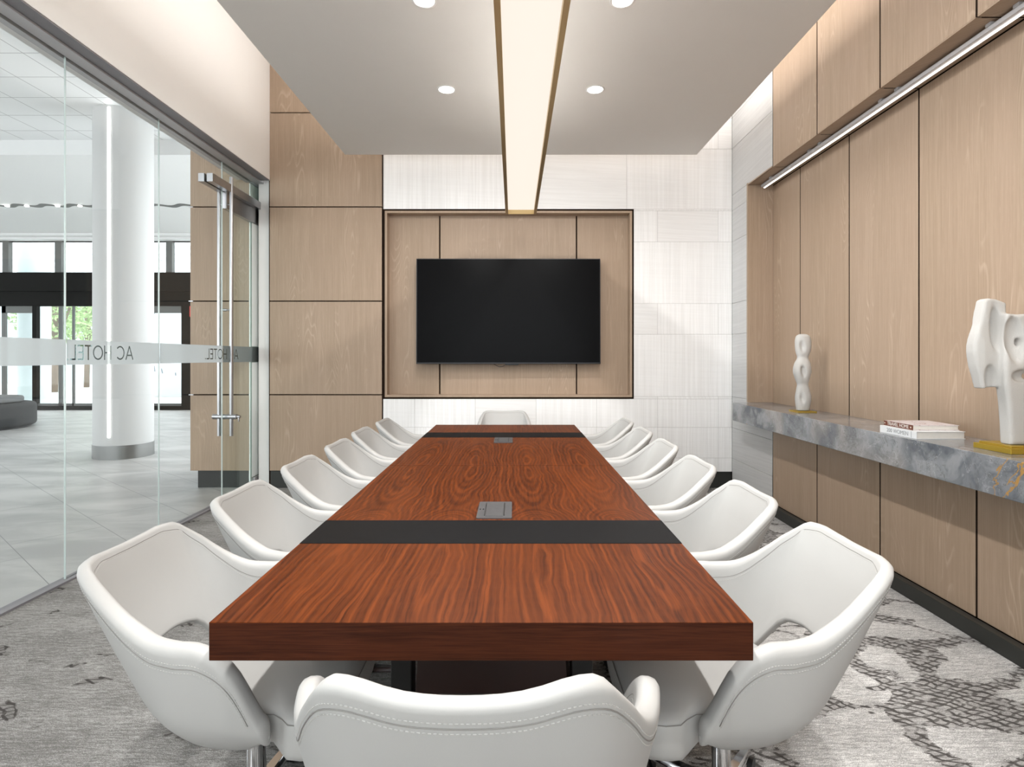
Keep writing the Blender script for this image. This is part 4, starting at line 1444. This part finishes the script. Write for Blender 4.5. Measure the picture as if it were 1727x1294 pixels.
ex = B('exit_sign', M['red'], None, (PX(319.5, 13.9), PX(327, 13.9), 13.90, 13.968, 2.30, 2.56), bev=0.004)
tag(ex, 'small red exit sign beside the lobby entrance doors', 'sign')
struct(B('wall_lobby_upper', M['lobbywhite'], None, (XA, XB, YS + 0.0, YS + 0.10, 4.28, 5.2)))

# ------------------------------------------------------------------ outdoors
struct(B('ground_outside', M['paving'], None, (-45, 12, 14.12, 45, -0.12, -0.02)))
pl = empty('outdoor_pillar', (PX(58, 16.2), 16.2, -0.02))
tag(pl, 'pale blue round pillar standing outside the lobby windows', 'column')
bm = bmesh.new(); cyl(bm, (0, 0, 0), (0, 0, 6.0), 0.38, seg=40)
finish('shaft', bm, M['render'], pl, True, 40)
# slotted screen wall
scw = empty('slotted_screen_wall', (0, 0, 0))
tag(scw, 'pale blue slotted screen wall outside behind the entrance doors', 'wall')
X0s, X1s = PX(200, 19), PX(345, 19)
B('panel', M['screenwall'], scw, (X0s, X1s, 19, 19.15, 0.0, 3.2))
random.seed(4)
bm = bmesh.new()
for i in range(36):
    x = X0s + 0.1 + (X1s - X0s - 0.2) * random.random(); z = 0.3 + 2.6 * random.random(); L = 0.10 + 0.14 * random.random()
    box(bm, x - 0.012, x + 0.012, 18.985, 19.0, z, z + L, rot=Matrix.Rotation(random.uniform(-0.25, 0.1), 4, 'Y'))
finish('slot', bm, M['slate'], scw)
fac = empty('tiled_facade', (0, 0, 0))
tag(fac, 'pale shingled roof of the building across the street seen through upper windows', 'building')
bm = bmesh.new()
prism(bm, [(29.0, 4.2), (31.0, 4.2), (31.6, 8.2), (31.0, 8.2)], -34, -2, 'x')
finish('roof_slope', bm, M['screenwall'], fac)
bm = bmesh.new()
for r in range(11):
    z = 4.3 + r * 0.36; yy = 29.0 + (z - 4.2) * 2.0 / 4.0
    for i in range(70):
        x = -33 + i * 0.44 + (r % 2) * 0.22
        box(bm, x, x + 0.26, yy - 0.10, yy + 0.02, z + 0.0, z + 0.10 * random.uniform(0.6, 1.2), rot=Matrix.Rotation(random.uniform(-0.3, 0.3), 4, 'Y'))
finish('shingles', bm, M['cover_white'], fac)['kind'] = 'stuff'
B('wall', M['render'], fac, (-34, -2, 30.0, 30.9, -0.02, 4.2))

def tree(x, y, hgt, r, seed, lab):
    t = empty('tree', (x, y, -0.02))
    tag(t, lab, 'tree', 'trees outside the lobby')
    bm = bmesh.new()
    tube(bm, [(0, 0, 0), (0.05, 0, hgt * 0.4), (0, 0.05, hgt * 0.75)], 0.11, 10)
    tube(bm, [(0.04, 0, hgt * 0.38), (0.5, 0.1, hgt * 0.7)], 0.05, 8)
    tube(bm, [(0.04, 0, hgt * 0.42), (-0.5, 0.0, hgt * 0.72)], 0.05, 8)
    finish('trunk', bm, M['bark'], t, True)
    rnd = random.Random(seed)
    bm = bmesh.new()
    for k in range(1500):
        while True:
            p = Vector((rnd.uniform(-1, 1), rnd.uniform(-1, 1), rnd.uniform(-1, 1)))
            if 0.35 < p.length < 1: break
        c = Vector((p.x * r, p.y * r, hgt * 0.68 + p.z * r * 0.95))
        s = rnd.uniform(0.07, 0.14)
        q = Matrix.Rotation(rnd.uniform(0, 6.28), 3, Vector((rnd.random(), rnd.random(), rnd.random() + 0.01)).normalized())
        vs4 = [bm.verts.new(c + q @ Vector(v_) * s) for v_ in ((-1, 0, 0), (0, -0.5, 0.1), (1, 0, 0), (0, 0.5, 0.1))]
        bm.faces.new(vs4)
    finish('crown', bm, M['foliage'], t)
tree(PX(92, 21.5), 21.5, 4.6, 1.4, 1, 'light green tree outside, left of the two behind the entrance doors')
tree(PX(146, 25.0), 25.0, 4.8, 1.6, 2, 'light green tree outside, right of the two behind the entrance doors')
